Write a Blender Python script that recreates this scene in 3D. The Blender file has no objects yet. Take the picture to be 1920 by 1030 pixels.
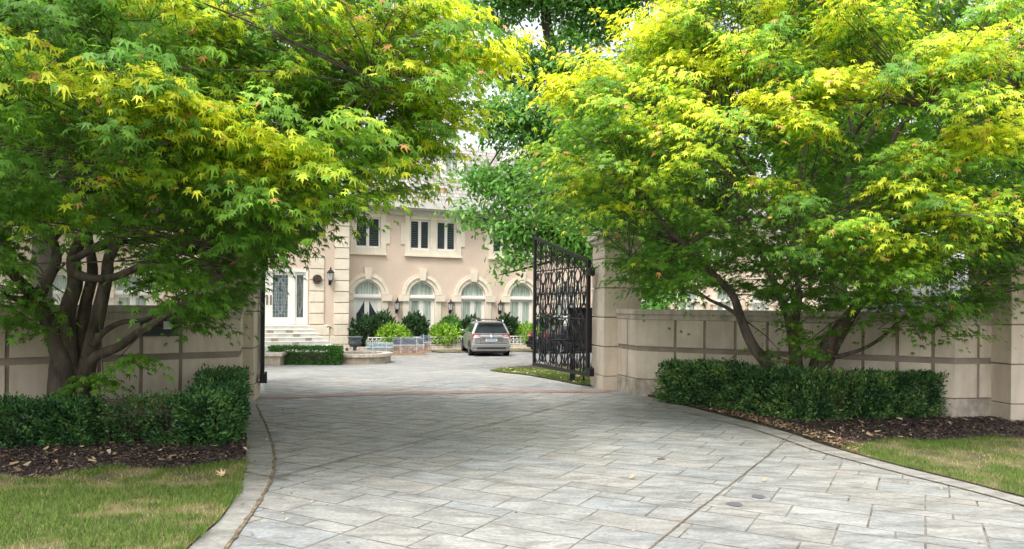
import bpy, bmesh, math, random
import numpy as np
from mathutils import Vector, Matrix
R = math.radians
random.seed(7); rng = np.random.default_rng(11)
sc = bpy.context.scene
C = sc.collection

# ------------------------------------------------------------ camera
F = 1386.7; EYE = 1.75; HZ = 574.0; ROLL = 0.009; CX = 960.0
cam = bpy.data.cameras.new('camera'); camo = bpy.data.objects.new('camera', cam); C.objects.link(camo)
cam.sensor_width = 36; cam.lens = 36*F/1920; cam.shift_y = (HZ-515)/1920
cam.clip_start = 0.1; cam.clip_end = 600
a = math.atan(ROLL)
camo.matrix_world = Matrix(((math.cos(a), -math.sin(a), 0, 0), (0, 0, -1, 0), (math.sin(a), math.cos(a), 0, EYE), (0, 0, 0, 1)))
sc.camera = camo

# ------------------------------------------------------------ light
SUN_EL, SUN_AZ = 62, 205      # azimuth measured clockwise from +Y
w = bpy.data.worlds.new('World'); sc.world = w; w.use_nodes = True
nt = w.node_tree; bg = nt.nodes['Background']
sky = nt.nodes.new('ShaderNodeTexSky'); sky.sky_type = 'NISHITA'; sky.sun_disc = False
sky.sun_elevation = R(SUN_EL); sky.sun_rotation = R(SUN_AZ); sky.dust_density = 4.0; sky.air_density = 1.0; sky.ozone_density = 1.0
hs = nt.nodes.new('ShaderNodeHueSaturation'); hs.inputs['Saturation'].default_value = 0.15; hs.inputs['Value'].default_value = 1.3
nt.links.new(sky.outputs[0], hs.inputs['Color']); nt.links.new(hs.outputs[0], bg.inputs[0])
bg.inputs[1].default_value = 0.15
sl = bpy.data.lights.new('sun', 'SUN'); sl.energy = 1.5; sl.angle = R(20); sl.color = (1, .965, .9)
so = bpy.data.objects.new('sun', sl); C.objects.link(so)
sd = Vector((math.sin(R(SUN_AZ))*math.cos(R(SUN_EL)), math.cos(R(SUN_AZ))*math.cos(R(SUN_EL)), math.sin(R(SUN_EL))))
so.rotation_euler = sd.to_track_quat('Z', 'Y').to_euler(); so.location = sd*60
sc.view_settings.view_transform = 'Standard'; sc.view_settings.look = 'None'
sc.view_settings.gamma = 1; sc.view_settings.exposure = 1.04
sc.cycles.max_bounces = 8; sc.cycles.transparent_max_bounces = 8
try: sc.cycles.use_denoising = True
except Exception: pass

# ------------------------------------------------------------ mapping helpers
GD = -0.42
def gz(Y):                                   # the drive falls gently from the gate to the house
    t = min(1, max(0, (Y-16)/12)); return GD*(t*t*(3-2*t))
def unroll(px, py):
    dx, dy = px-CX, py-HZ
    c, s = math.cos(a), math.sin(a)
    return (dx*c+dy*s)/F, (-dx*s+dy*c)/F     # u right, v down
def P(px, py, Y):
    u, v = unroll(px, py); return Vector((u*Y, Y, EYE-v*Y))
def G(px, py):
    u, v = unroll(px, py); v = max(v, 1e-3); z = 0
    for _ in range(30): Y = (EYE-z)/v; z = gz(Y)
    return Vector((u*Y, Y, z))
def proj(X, Y, Z):                           # arrays ok
    u = X/Y; v = (EYE-Z)/Y; c, s = math.cos(a), math.sin(a)
    return CX+F*(u*c-v*s), HZ+F*(u*s+v*c)
def smooth(pts, n=4):
    pts = [Vector(p) for p in pts]
    if len(pts) < 3: return pts
    q = [pts[0]*2-pts[1]]+pts+[pts[-1]*2-pts[-2]]; out = []
    for i in range(1, len(q)-2):
        for k in range(n):
            t = k/n; p0, p1, p2, p3 = q[i-1:i+3]
            out.append(.5*((2*p1)+(p2-p0)*t+(2*p0-5*p1+4*p2-p3)*t*t+(3*p1-p0-3*p2+p3)*t**3))
    out.append(pts[-1]); return out
def inpoly(x, y, poly):
    x = np.asarray(x, float); y = np.asarray(y, float); r = np.zeros(x.shape, bool); n = len(poly)
    for i in range(n):
        x1, y1 = poly[i][0], poly[i][1]; x2, y2 = poly[(i+1) % n][0], poly[(i+1) % n][1]
        if y1 == y2: continue
        r ^= ((y1 > y) != (y2 > y)) & (x < (x2-x1)*(y-y1)/(y2-y1)+x1)
    return r

# ------------------------------------------------------------ mesh builder
class MB:
    def __init__(s): s.v = []; s.f = []; s.uv = None
    def add(s, vs, fs):
        o = len(s.v); s.v += [tuple(v) for v in vs]; s.f += [tuple(i+o for i in f) for f in fs]; return s
    def box(s, x0, x1, y0, y1, z0, z1, M=None):
        vs = [Vector((x, y, z)) for z in (z0, z1) for x, y in ((x0, y0), (x1, y0), (x1, y1), (x0, y1))]
        if M: vs = [M @ v for v in vs]
        return s.add(vs, [(3, 2, 1, 0), (4, 5, 6, 7), (0, 1, 5, 4), (1, 2, 6, 5), (2, 3, 7, 6), (3, 0, 4, 7)])
    def prism(s, poly, z0, z1, M=None):      # plan polygon (x,y) counter-clockwise
        ar = sum(poly[i][0]*poly[(i+1) % len(poly)][1]-poly[(i+1) % len(poly)][0]*poly[i][1] for i in range(len(poly)))
        if ar < 0: poly = poly[::-1]
        n = len(poly); vs = [Vector((p[0], p[1], z0)) for p in poly]+[Vector((p[0], p[1], z1)) for p in poly]
        if M: vs = [M @ v for v in vs]
        return s.add(vs, [tuple(range(n-1, -1, -1)), tuple(range(n, 2*n))]+[(i, (i+1) % n, n+(i+1) % n, n+i) for i in range(n)])
    def vprism(s, poly, y0, y1):             # polygon in the xz plane, extruded along y
        n = len(poly); ar = sum(poly[i][0]*poly[(i+1) % n][1]-poly[(i+1) % n][0]*poly[i][1] for i in range(n))
        if ar < 0: poly = poly[::-1]
        vs = [(p[0], y0, p[1]) for p in poly]+[(p[0], y1, p[1]) for p in poly]
        return s.add(vs, [tuple(range(n)), tuple(range(2*n-1, n-1, -1))]+[((i+1) % n, i, n+i, n+(i+1) % n) for i in range(n)])
    def band(s, A, B, y0, y1):               # ring-like strip between two open polylines in xz
        n = len(A)
        for i in range(n-1): s.vprism([A[i], A[i+1], B[i+1], B[i]], y0, y1)
        return s
    def tube(s, pts, rad, n=6, caps=True):
        pts = [Vector(p) for p in pts]; m = len(pts)
        if not hasattr(rad, '__len__'): rad = [rad]*m
        if len(rad) != m: rad = list(np.interp(np.linspace(0, 1, m), np.linspace(0, 1, len(rad)), rad))
        up = None; o = len(s.v)
        for i, p in enumerate(pts):
            d = (pts[min(i+1, m-1)]-pts[max(i-1, 0)])
            d = d.normalized() if d.length > 1e-9 else Vector((0, 0, 1))
            if up is None: up = Vector((0, 0, 1)) if abs(d.z) < .9 else Vector((1, 0, 0))
            sx = up.cross(d)
            if sx.length < 1e-5: sx = Vector((1, 0, 0)).cross(d)
            sx.normalize(); sy = d.cross(sx); up = sy if abs(sy.dot(d)) < .5 else up
            for k in range(n):
                t = 2*math.pi*k/n; s.v.append(tuple(p+(sx*math.cos(t)+sy*math.sin(t))*rad[i]))
        for i in range(m-1):
            for k in range(n): s.f.append((o+i*n+k, o+i*n+(k+1) % n, o+(i+1)*n+(k+1) % n, o+(i+1)*n+k))
        if caps: s.f.append(tuple(o+k for k in range(n))[::-1]); s.f.append(tuple(o+(m-1)*n+k for k in range(n)))
        return s
    def lathe(s, prof, n=20, c=(0, 0, 0), a0=0, a1=2*math.pi, M=None):
        o = len(s.v); full = abs(a1-a0-2*math.pi) < 1e-6; nn = n if full else n+1
        for r, z in prof:
            for k in range(nn):
                t = a0+(a1-a0)*k/n; v = Vector((c[0]+r*math.cos(t), c[1]+r*math.sin(t), c[2]+z))
                s.v.append(tuple(M @ v if M else v))
        for i in range(len(prof)-1):
            for k in range(n):
                k2 = (k+1) % nn if full else k+1
                s.f.append((o+i*nn+k, o+i*nn+k2, o+(i+1)*nn+k2, o+(i+1)*nn+k))
        return s
    def build(s, name, mat, parent=None, sm=False, bevel=0):
        me = bpy.data.meshes.new(name); me.from_pydata(s.v, [], s.f); me.update()
        if mat: me.materials.append(mat)
        if sm: me.polygons.foreach_set('use_smooth', [True]*len(me.polygons))
        o = bpy.data.objects.new(name, me); C.objects.link(o)
        if parent: o.parent = parent
        if bevel:
            b = o.modifiers.new('bevel', 'BEVEL'); b.width = bevel; b.segments = 2; b.limit_method = 'ANGLE'
        return o
def tag(o, label=None, cat=None, group=None, kind=None):
    if label: o['label'] = label
    if cat: o['category'] = cat
    if group: o['group'] = group
    if kind: o['kind'] = kind
    return o
def empty(name, loc=(0, 0, 0), rz=0):
    o = bpy.data.objects.new(name, None); C.objects.link(o); o.location = loc; o.rotation_euler = (0, 0, rz); o.empty_display_size = .2; return o
def copy_tree(o, parent=None):
    c = o.copy(); C.objects.link(c)
    if parent: c.parent = parent
    for ch in list(o.children): copy_tree(ch, c)
    return c

# ------------------------------------------------------------ materials
def mat(name, col, rough=.8, metal=0, noise=0, nscale=5, bump=0, bscale=30, col2=None, spec=.5, detail=6, stretch=None, streak=0, coord='Object', island=0):
    m = bpy.data.materials.new(name); m.use_nodes = True; n = m.node_tree.nodes; l = m.node_tree.links
    b = n['Principled BSDF']; b.inputs['Roughness'].default_value = rough; b.inputs['Metallic'].default_value = metal
    b.inputs['Specular IOR Level'].default_value = spec
    tc = n.new('ShaderNodeTexCoord'); src = tc.outputs[coord]
    if stretch:
        mp = n.new('ShaderNodeMapping'); mp.inputs['Scale'].default_value = stretch; l.new(src, mp.inputs[0]); src = mp.outputs[0]
    c = (*col, 1)
    if noise or col2:
        t = n.new('ShaderNodeTexNoise'); t.inputs['Scale'].default_value = nscale; t.inputs['Detail'].default_value = detail; t.inputs['Roughness'].default_value = .62
        l.new(src, t.inputs[0]); r = n.new('ShaderNodeValToRGB'); e = r.color_ramp.elements
        e[0].position = .33; e[1].position = .68
        e[0].color = (*[x*(1-noise) for x in col], 1); e[1].color = (*col2, 1) if col2 else (*[min(1, x*(1+noise)) for x in col], 1)
        l.new(t.outputs[0], r.inputs[0]); out = r.outputs[0]
        if streak:
            m2 = n.new('ShaderNodeMapping'); m2.inputs['Scale'].default_value = (6, 6, .7); l.new(tc.outputs[coord], m2.inputs[0])
            t2 = n.new('ShaderNodeTexNoise'); t2.inputs['Scale'].default_value = 1.6; t2.inputs['Detail'].default_value = 5; l.new(m2.outputs[0], t2.inputs[0])
            r2 = n.new('ShaderNodeValToRGB'); r2.color_ramp.elements[0].position = .3; r2.color_ramp.elements[1].position = .6
            r2.color_ramp.elements[0].color = (1-streak, 1-streak*1.02, 1-streak*1.1, 1); r2.color_ramp.elements[1].color = (1, 1, 1, 1)
            l.new(t2.outputs[0], r2.inputs[0]); mx = n.new('ShaderNodeMixRGB'); mx.blend_type = 'MULTIPLY'; mx.inputs[0].default_value = 1
            l.new(out, mx.inputs[1]); l.new(r2.outputs[0], mx.inputs[2]); out = mx.outputs[0]
        if island:
            ge = n.new('ShaderNodeNewGeometry'); mr = n.new('ShaderNodeMapRange'); mr.inputs[3].default_value = 1-island; mr.inputs[4].default_value = 1+island*.6
            l.new(ge.outputs['Random Per Island'], mr.inputs[0]); mi = n.new('ShaderNodeMixRGB'); mi.blend_type = 'MULTIPLY'; mi.inputs[0].default_value = 1
            l.new(out, mi.inputs[1]); l.new(mr.outputs[0], mi.inputs[2]); out = mi.outputs[0]
        l.new(out, b.inputs['Base Color'])
    else: b.inputs['Base Color'].default_value = c
    if bump:
        t = n.new('ShaderNodeTexNoise'); t.inputs['Scale'].default_value = bscale; t.inputs['Detail'].default_value = 5; l.new(src, t.inputs[0])
        bp = n.new('ShaderNodeBump'); bp.inputs['Strength'].default_value = bump; bp.inputs['Distance'].default_value = .02
        l.new(t.outputs[0], bp.inputs['Height']); l.new(bp.outputs[0], b.inputs['Normal'])
    return m
def attr_mat(name, rough=.55, trans=.35, tsat=1.25, spec=.25):
    m = bpy.data.materials.new(name); m.use_nodes = True; n = m.node_tree.nodes; l = m.node_tree.links
    b = n['Principled BSDF']; b.inputs['Roughness'].default_value = rough; b.inputs['Specular IOR Level'].default_value = spec
    at = n.new('ShaderNodeAttribute'); at.attribute_name = 'tint'; l.new(at.outputs['Color'], b.inputs['Base Color'])
    if trans:
        tr = n.new('ShaderNodeBsdfTranslucent'); h = n.new('ShaderNodeHueSaturation'); h.inputs['Saturation'].default_value = 1.05; h.inputs['Value'].default_value = tsat
        l.new(at.outputs['Color'], h.inputs['Color']); l.new(h.outputs[0], tr.inputs[0])
        mx = n.new('ShaderNodeMixShader'); mx.inputs[0].default_value = trans
        l.new(b.outputs[0], mx.inputs[1]); l.new(tr.outputs[0], mx.inputs[2]); l.new(mx.outputs[0], n['Material Output'].inputs[0])
    return m
M = {}
M['leaf'] = attr_mat('maple_leaf', .5, .42, 1.5, .3)
M['oakleaf'] = attr_mat('broad_leaf', .45, .42, 1.4, .35)
M['yew'] = attr_mat('yew_needles', .5, .15, 1.2, .3)
M['grass'] = attr_mat('grass_blades', .6, .3, 1.3, .15)
M['litter'] = attr_mat('litter', .85, 0)
M['stone_wall'] = mat('cast_stone', (.67, .57, .465), .88, noise=.10, nscale=2.2, bump=.25, bscale=60, streak=.13, island=.10)
M['groove'] = mat('stone_joint', (.30, .245, .195), .9, noise=.2, nscale=3, bump=.2, bscale=50)
M['plinth'] = mat('weathered_plinth', (.40, .34, .28), .92, noise=.25, nscale=3.5, bump=.4, bscale=40, col2=(.60, .52, .44), streak=.25)
M['cap'] = mat('cap_stone', (.56, .49, .41), .9, noise=.16, nscale=4, bump=.3, bscale=50, streak=.3)
M['bark'] = mat('maple_bark', (.06, .045, .036), .9, noise=.35, nscale=9, bump=.7, bscale=22, col2=(.15, .12, .095), stretch=(1, 1, .35))
M['bark2'] = mat('dark_bark', (.07, .055, .045), .9, noise=.3, nscale=8, bump=.6, bscale=20)
M['iron'] = mat('black_iron', (.006, .006, .009), .42, metal=0, noise=.3, nscale=20, spec=.4)
M['stucco'] = mat('pink_stucco', (.64, .51, .405), .92, noise=.10, nscale=.5, bump=.3, bscale=60, streak=.025)
M['trim'] = mat('cream_trim', (.74, .66, .53), .8, noise=.08, nscale=2, streak=.06, island=.07)
M['white'] = mat('white_paint', (.78, .76, .70), .5)
M['glass'] = mat('dark_glass', (.035, .045, .05), .06, noise=.4, nscale=1.5, spec=.8)
M['curtain'] = mat('sheer_curtain', (.38, .44, .38), .6, noise=.45, nscale=3, stretch=(9, 1, .35), detail=3)
M['drape'] = mat('tied_curtain', (.70, .72, .66), .8, noise=.12, nscale=14, stretch=(3, 1, .5))
M['roof'] = bpy.data.materials.new('shingles')
M['leadglass'] = mat('leaded_glass', (.10, .13, .14), .15, noise=.5, nscale=6, spec=.7)
M['fascia'] = mat('grey_fascia', (.55, .53, .49), .7, noise=.06, nscale=3)
M['pstone'] = mat('planter_stone', (.33, .28, .21), .9, noise=.25, nscale=6, bump=.4, bscale=30)
M['marble'] = mat('white_step_stone', (.70, .68, .63), .75, noise=.14, nscale=3, bump=.2, bscale=30)
M['soil'] = mat('dark_soil', (.035, .024, .022), .95, noise=.5, nscale=14, bump=.8, bscale=50, col2=(.09, .062, .05))
M['tyre'] = mat('rubber', (.015, .015, .015), .8)
M['rim'] = mat('alloy', (.45, .45, .46), .3, metal=.8)
M['carpaint'] = mat('grey_car_paint', (.38, .37, .37), .28, metal=.55, spec=.6)
M['blackpaint'] = mat('black_car_paint', (.012, .012, .014), .18, spec=.7)
M['redlens'] = mat('red_lens', (.42, .02, .03), .2, noise=.3, nscale=12)
M['plate'] = mat('plate', (.7, .75, .78), .5)
M['chrome'] = mat('chrome', (.7, .7, .7), .2, metal=1)
M['urn'] = mat('urn_metal', (.10, .11, .12), .6, noise=.3, nscale=8, bump=.3, bscale=30)
M['bronze'] = mat('bronze', (.10, .07, .05), .55, noise=.4, nscale=10, bump=.6, bscale=40, metal=.3)
M['lampglass'] = mat('lamp_glass', (.62, .66, .66), .15)
M['wood'] = mat('pallet_wood', (.36, .25, .16), .85, noise=.25, nscale=8, stretch=(1, 8, 8))
M['paver_brown'] = mat('brown_pavers', (.42, .27, .20), .85, noise=.3, nscale=9, island=.3)
M['paver_blue'] = mat('blue_pavers', (.10, .13, .18), .8, noise=.3, nscale=9, island=.4)
M['paver_grey'] = mat('grey_pavers', (.33, .40, .42), .8, noise=.2, nscale=9)
M['card'] = mat('white_card', (.8, .8, .78), .6)
# wrap: thin clear film
wm = bpy.data.materials.new('plastic_wrap'); wm.use_nodes = True; n_ = wm.node_tree.nodes; l_ = wm.node_tree.links
gl = n_.new('ShaderNodeBsdfGlossy'); gl.inputs['Roughness'].default_value = .25; gl.inputs['Color'].default_value = (.9, .95, 1, 1)
tp = n_.new('ShaderNodeBsdfTransparent'); mx_ = n_.new('ShaderNodeMixShader')
nz = n_.new('ShaderNodeTexNoise'); nz.inputs['Scale'].default_value = 7; tcw = n_.new('ShaderNodeTexCoord'); mpw = n_.new('ShaderNodeMapping'); mpw.inputs['Scale'].default_value = (1, 1, 4)
l_.new(tcw.outputs['Object'], mpw.inputs[0]); l_.new(mpw.outputs[0], nz.inputs[0])
rw = n_.new('ShaderNodeMapRange'); rw.inputs[1].default_value = .42; rw.inputs[2].default_value = .7; rw.inputs[3].default_value = .04; rw.inputs[4].default_value = .38
l_.new(nz.outputs[0], rw.inputs[0]); l_.new(rw.outputs[0], mx_.inputs[0]); l_.new(tp.outputs[0], mx_.inputs[1]); l_.new(gl.outputs[0], mx_.inputs[2]); l_.new(mx_.outputs[0], n_['Material Output'].inputs[0])
M['wrap'] = wm
# shingles / brick-like textures
def brick_mat(m, c1, c2, mortar, scale, bw, bh, ms, rough=.85, bump=.4, rot=(0, 0, 0), coord='Object'):
    m.use_nodes = True; n = m.node_tree.nodes; l = m.node_tree.links; b = n['Principled BSDF']; b.inputs['Roughness'].default_value = rough
    tc = n.new('ShaderNodeTexCoord'); mp = n.new('ShaderNodeMapping'); mp.inputs['Rotation'].default_value = rot; l.new(tc.outputs[coord], mp.inputs[0])
    t = n.new('ShaderNodeTexBrick'); t.inputs['Color1'].default_value = (*c1, 1); t.inputs['Color2'].default_value = (*c2, 1); t.inputs['Mortar'].default_value = (*mortar, 1)
    t.inputs['Scale'].default_value = scale; t.inputs['Brick Width'].default_value = bw; t.inputs['Row Height'].default_value = bh; t.inputs['Mortar Size'].default_value = ms
    l.new(mp.outputs[0], t.inputs[0]); l.new(t.outputs[0], b.inputs['Base Color'])
    bp = n.new('ShaderNodeBump'); bp.inputs['Strength'].default_value = bump; bp.inputs['Distance'].default_value = .02; bp.invert = True
    l.new(t.outputs['Fac'], bp.inputs['Height']); l.new(bp.outputs[0], b.inputs['Normal'])
brick_mat(M['roof'], (.40, .365, .34), (.30, .275, .26), (.16, .15, .14), 1, .35, .2, .018, rot=(R(90), 0, 0))
# stamped concrete stone: per-stone tint attribute with cleft slate relief
def slate_mat(name, attr=True, base=(.4, .4, .4)):
    m = bpy.data.materials.new(name); m.use_nodes = True; n = m.node_tree.nodes; l = m.node_tree.links; b = n['Principled BSDF']
    b.inputs['Roughness'].default_value = .62; b.inputs['Specular IOR Level'].default_value = .4
    tc = n.new('ShaderNodeTexCoord')
    mp = n.new('ShaderNodeMapping'); mp.inputs['Rotation'].default_value = (0, 0, R(31)); mp.inputs['Scale'].default_value = (1, 2.6, 1); l.new(tc.outputs['Object'], mp.inputs[0])
    t1 = n.new('ShaderNodeTexNoise'); t1.inputs['Scale'].default_value = 2.2; t1.inputs['Detail'].default_value = 9; t1.inputs['Roughness'].default_value = .68; t1.inputs['Distortion'].default_value = .6; l.new(mp.outputs[0], t1.inputs[0])
    t2 = n.new('ShaderNodeTexNoise'); t2.inputs['Scale'].default_value = .33; t2.inputs['Detail'].default_value = 4; l.new(tc.outputs['Object'], t2.inputs[0])
    t3 = n.new('ShaderNodeTexNoise'); t3.inputs['Scale'].default_value = 28; t3.inputs['Detail'].default_value = 4; l.new(tc.outputs['Object'], t3.inputs[0])
    def ramp(inp, p0, c0, p1, c1):
        r = n.new('ShaderNodeValToRGB'); e = r.color_ramp.elements; e[0].position = p0; e[0].color = (*c0, 1); e[1].position = p1; e[1].color = (*c1, 1); l.new(inp, r.inputs[0]); return r.outputs[0]
    def mul(x, y, f=1, bt='MULTIPLY'):
        q = n.new('ShaderNodeMixRGB'); q.blend_type = bt; q.inputs[0].default_value = f; l.new(x, q.inputs[1]); l.new(y, q.inputs[2]); return q.outputs[0]
    if attr: at = n.new('ShaderNodeAttribute'); at.attribute_name = 'tint'; base_o = at.outputs['Color']
    else: rg = n.new('ShaderNodeRGB'); rg.outputs[0].default_value = (*base, 1); base_o = rg.outputs[0]
    c = mul(base_o, ramp(t1.outputs[0], .36, (.62, .62, .61), .60, (1.10, 1.10, 1.09)))
    c = mul(c, ramp(t2.outputs[0], .36, (.88, .90, .91), .64, (1.06, 1.04, 1.0)))
    c = mul(c, ramp(t3.outputs[0], .35, (.82, .82, .82), .6, (1.06, 1.06, 1.06)))
    l.new(c, b.inputs['Base Color'])
    bp = n.new('ShaderNodeBump'); bp.inputs['Strength'].default_value = .9; bp.inputs['Distance'].default_value = .035
    l.new(t1.outputs[0], bp.inputs['Height'])
    bp2 = n.new('ShaderNodeBump'); bp2.inputs['Strength'].default_value = .25; bp2.inputs['Distance'].default_value = .01
    l.new(t3.outputs[0], bp2.inputs['Height']); l.new(bp.outputs[0], bp2.inputs['Normal']); l.new(bp2.outputs[0], b.inputs['Normal'])
    return m
M['slate'] = slate_mat('stamped_concrete'); M['border'] = slate_mat('border_concrete', False, (.31, .30, .285)); M['brick'] = slate_mat('pink_brick_band')
M['lawn'] = mat('lawn_base', (.07, .085, .03), .95, noise=.35, nscale=2.3, bump=.5, bscale=60, col2=(.20, .165, .075))
M['joint'] = mat('joint_sand', (.13, .12, .10), .95, noise=.5, nscale=6, col2=(.27, .25, .21))
M['debris'] = mat('joint_debris', (.12, .085, .05), .95, noise=.5, nscale=12, col2=(.25, .19, .12))

# fast batches of leaf-like pieces
def batch(name, tv, tf, pos, X, Yv, Z, size, col, material, parent=None):
    """tv (k,3) template verts, tf (m,4 or 3) faces; X,Yv,Z (n,3) axes; col (n,3)"""
    n = len(pos); k = len(tv); tv = np.asarray(tv, float); tf = np.asarray(tf, int)
    s = np.asarray(size).reshape(n, 1, 1)
    V = pos[:, None, :]+s*(tv[None, :, 0:1]*X[:, None, :]+tv[None, :, 1:2]*Yv[:, None, :]+tv[None, :, 2:3]*Z[:, None, :])
    V = V.reshape(-1, 3); FI = (tf[None]+(np.arange(n)*k)[:, None, None]).reshape(-1)
    q = tf.shape[1]; nf = n*len(tf)
    me = bpy.data.meshes.new(name); me.vertices.add(len(V)); me.vertices.foreach_set('co', V.astype(np.float32).ravel())
    me.loops.add(len(FI)); me.loops.foreach_set('vertex_index', FI.astype(np.int32))
    me.polygons.add(nf); me.polygons.foreach_set('loop_start', (np.arange(nf)*q).astype(np.int32)); me.polygons.foreach_set('loop_total', np.full(nf, q, np.int32))
    me.update(calc_edges=True)
    ca = me.color_attributes.new('tint', 'FLOAT_COLOR', 'POINT')
    cc = np.ones((n, k, 4), np.float32); cc[:, :, :3] = col[:, None, :]; ca.data.foreach_set('color', cc.ravel())
    me.materials.append(material)
    o = bpy.data.objects.new(name, me); C.objects.link(o)
    if parent: o.parent = parent
    return o
def norm(v): return v/np.maximum(np.linalg.norm(v, axis=-1, keepdims=True), 1e-9)
def frame(tip, nrm):                          # Y axis = tip direction, Z ~ normal
    Yv = norm(tip); Z = norm(nrm-(nrm*Yv).sum(-1, keepdims=True)*Yv); X = np.cross(Yv, Z); return X, Yv, Z
# palmate maple leaf: seven pointed lobes (kites) meeting at the stalk
def maple_template():
    angs = [-128, -84, -42, 0, 42, 84, 128]; ln = [.42, .74, .94, 1.08, .94, .74, .42]
    v = [(0, 0, 0)]; f = []
    for i, (g, L) in enumerate(zip(angs, ln)):
        v.append((math.sin(R(g))*L, math.cos(R(g))*L, -.16*L*L))
    nots = [-152]+[(angs[i]+angs[i+1])/2 for i in range(6)]+[152]
    nr = [.14, .27, .36, .41, .41, .36, .27, .14]; b = len(v)
    for g, r_ in zip(nots, nr): v.append((math.sin(R(g))*r_, math.cos(R(g))*r_, .035))
    for i in range(7): f.append((0, b+i, 1+i, b+i+1))
    return np.array(v)*.5, f
ML = maple_template()
OAK = (np.array([(0, -.5, 0), (.16, -.28, .03), (.13, -.15, .02), (.27, .02, .05), (.17, .12, .02), (.24, .28, .03), (0, .5, -.06), (-.24, .28, .03), (-.17, .12, .02), (-.27, .02, .05), (-.13, -.15, .02), (-.16, -.28, .03)]),
       [(0, 1, 2, 11), (11, 2, 10, 11)][:1]+[(2, 3, 4, 10), (10, 4, 8, 9), (4, 5, 6, 8), (8, 6, 7, 8)][:3])
OAK = (OAK[0], [(0, 1, 2, 11), (11, 2, 3, 10), (10, 3, 4, 9), (9, 4, 5, 8), (8, 5, 6, 7)])
QUAD = (np.array([(-.28, -.5, 0), (.28, -.5, 0), (.1, .5, -.05), (-.1, .5, -.05)]), [(0, 1, 2, 3)])
BLADE = (np.array([(-.5, 0, 0), (.5, 0, 0), (.1, 1, 0), (-.1, 1, 0)]), [(0, 1, 2, 3)])

# ============================================================ THE SETTING
def sheet(name, poly, material, dz=.0, kind='structure', step=None, parent=None):
    """flat-ish sheet that follows the ground; poly in world XY"""
    bm = bmesh.new(); vs = [bm.verts.new((p[0], p[1], 0)) for p in poly]; bm.faces.new(vs)
    if bm.faces[:][0].normal.z < 0: pass
    bmesh.ops.triangulate(bm, faces=bm.faces[:])
    for Yc in np.arange(14, 30, 1.0):
        g = bm.verts[:]+bm.edges[:]+bm.faces[:]
        bmesh.ops.bisect_plane(bm, geom=g, plane_co=(0, Yc, 0), plane_no=(0, 1, 0))
    for v in bm.verts: v.co.z = gz(v.co.y)+dz
    bmesh.ops.recalc_face_normals(bm, faces=bm.faces[:])
    if sum(f.normal.z for f in bm.faces) < 0: bmesh.ops.reverse_faces(bm, faces=bm.faces[:])
    me = bpy.data.meshes.new(name); bm.to_mesh(me); bm.free(); me.materials.append(material)
    o = bpy.data.objects.new(name, me); C.objects.link(o)
    if kind: o['kind'] = kind
    if parent: o.parent = parent
    return o
BASE = [(-200, -30), (200, -30), (200, 400), (-200, 400)]
sheet('ground', BASE, M['lawn'], -.06)
sheet('driveway_bed', [(-22, -4), (14, -4), (14, 36), (-22, 34)], M['joint'], 0)

# ashlar-stamped driveway: rectangles of several sizes on a rotated grid
def ashlar(name, xr, yr, ang, unit, inside, tint, material, gap=.016, z=.005):
    ca, sa = math.cos(ang), math.sin(ang); nx = int((xr[1]-xr[0])/unit); ny = int((yr[1]-yr[0])/unit)
    occ = np.zeros((nx, ny), bool); sizes = [(3, 2), (2, 3), (2, 2), (3, 2), (3, 1), (2, 2), (4, 2), (2, 1)]
    P4 = []; cols = []
    for i in range(nx):
        for j in range(ny):
            if occ[i, j]: continue
            ch = sizes[:]; random.shuffle(ch); ch = sorted(ch, key=lambda q: -q[0]*q[1]*random.random())
            for sx, sy in ch+[(1, 1)]:
                if i+sx <= nx and j+sy <= ny and not occ[i:i+sx, j:j+sy].any(): break
            occ[i:i+sx, j:j+sy] = True
            q = []
            for du, dv in ((gap/2, gap/2), (sx*unit-gap/2, gap/2), (sx*unit-gap/2, sy*unit-gap/2), (gap/2, sy*unit-gap/2)):
                lx = xr[0]+i*unit+du+random.uniform(-.004, .004); ly = yr[0]+j*unit+dv+random.uniform(-.004, .004)
                q.append((lx*ca-ly*sa, lx*sa+ly*ca))
            cx = sum(p[0] for p in q)/4; cy = sum(p[1] for p in q)/4
            if not inside(cx, cy): continue
            P4.append(q); k = random.gauss(0, .045); h = random.gauss(0, .006); cols.append([tint[0]*(1+k)+h, tint[1]*(1+k), tint[2]*(1+k)-h])
    vs = []; fs = []; cc = []
    for q, c in zip(P4, cols):
        o = len(vs); m = (sum(p[0] for p in q)/4, sum(p[1] for p in q)/4)
        for p in q: vs.append((p[0], p[1], gz(p[1])+z-.002)); cc.append((*c, 1))
        for p in q:
            d = Vector((m[0]-p[0], m[1]-p[1])); d = d.normalized()*.012; vs.append((p[0]+d.x, p[1]+d.y, gz(p[1]+d.y)+z)); cc.append((*c, 1))
        fs += [(o+4, o+5, o+6, o+7)]+[(o+k, o+(k+1) % 4, o+4+(k+1) % 4, o+4+k) for k in range(4)]
    me = bpy.data.meshes.new(name); me.from_pydata(vs, [], fs); me.update()
    at = me.color_attributes.new('tint', 'FLOAT_COLOR', 'POINT'); at.data.foreach_set('color', np.array(cc, np.float32).ravel()); me.materials.append(material)
    o = bpy.data.objects.new(name, me); C.objects.link(o); o['kind'] = 'structure'; return o
DANG = -math.atan2(3.83, 6.9)
ashlar('driveway', (-26, 24), (-8, 46), DANG, .205, lambda x, y: 1.5 < y < 34.6+.3*x and -20 < x < 13.5 and y > -1.5, (.318, .316, .310), M['slate'])

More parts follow.
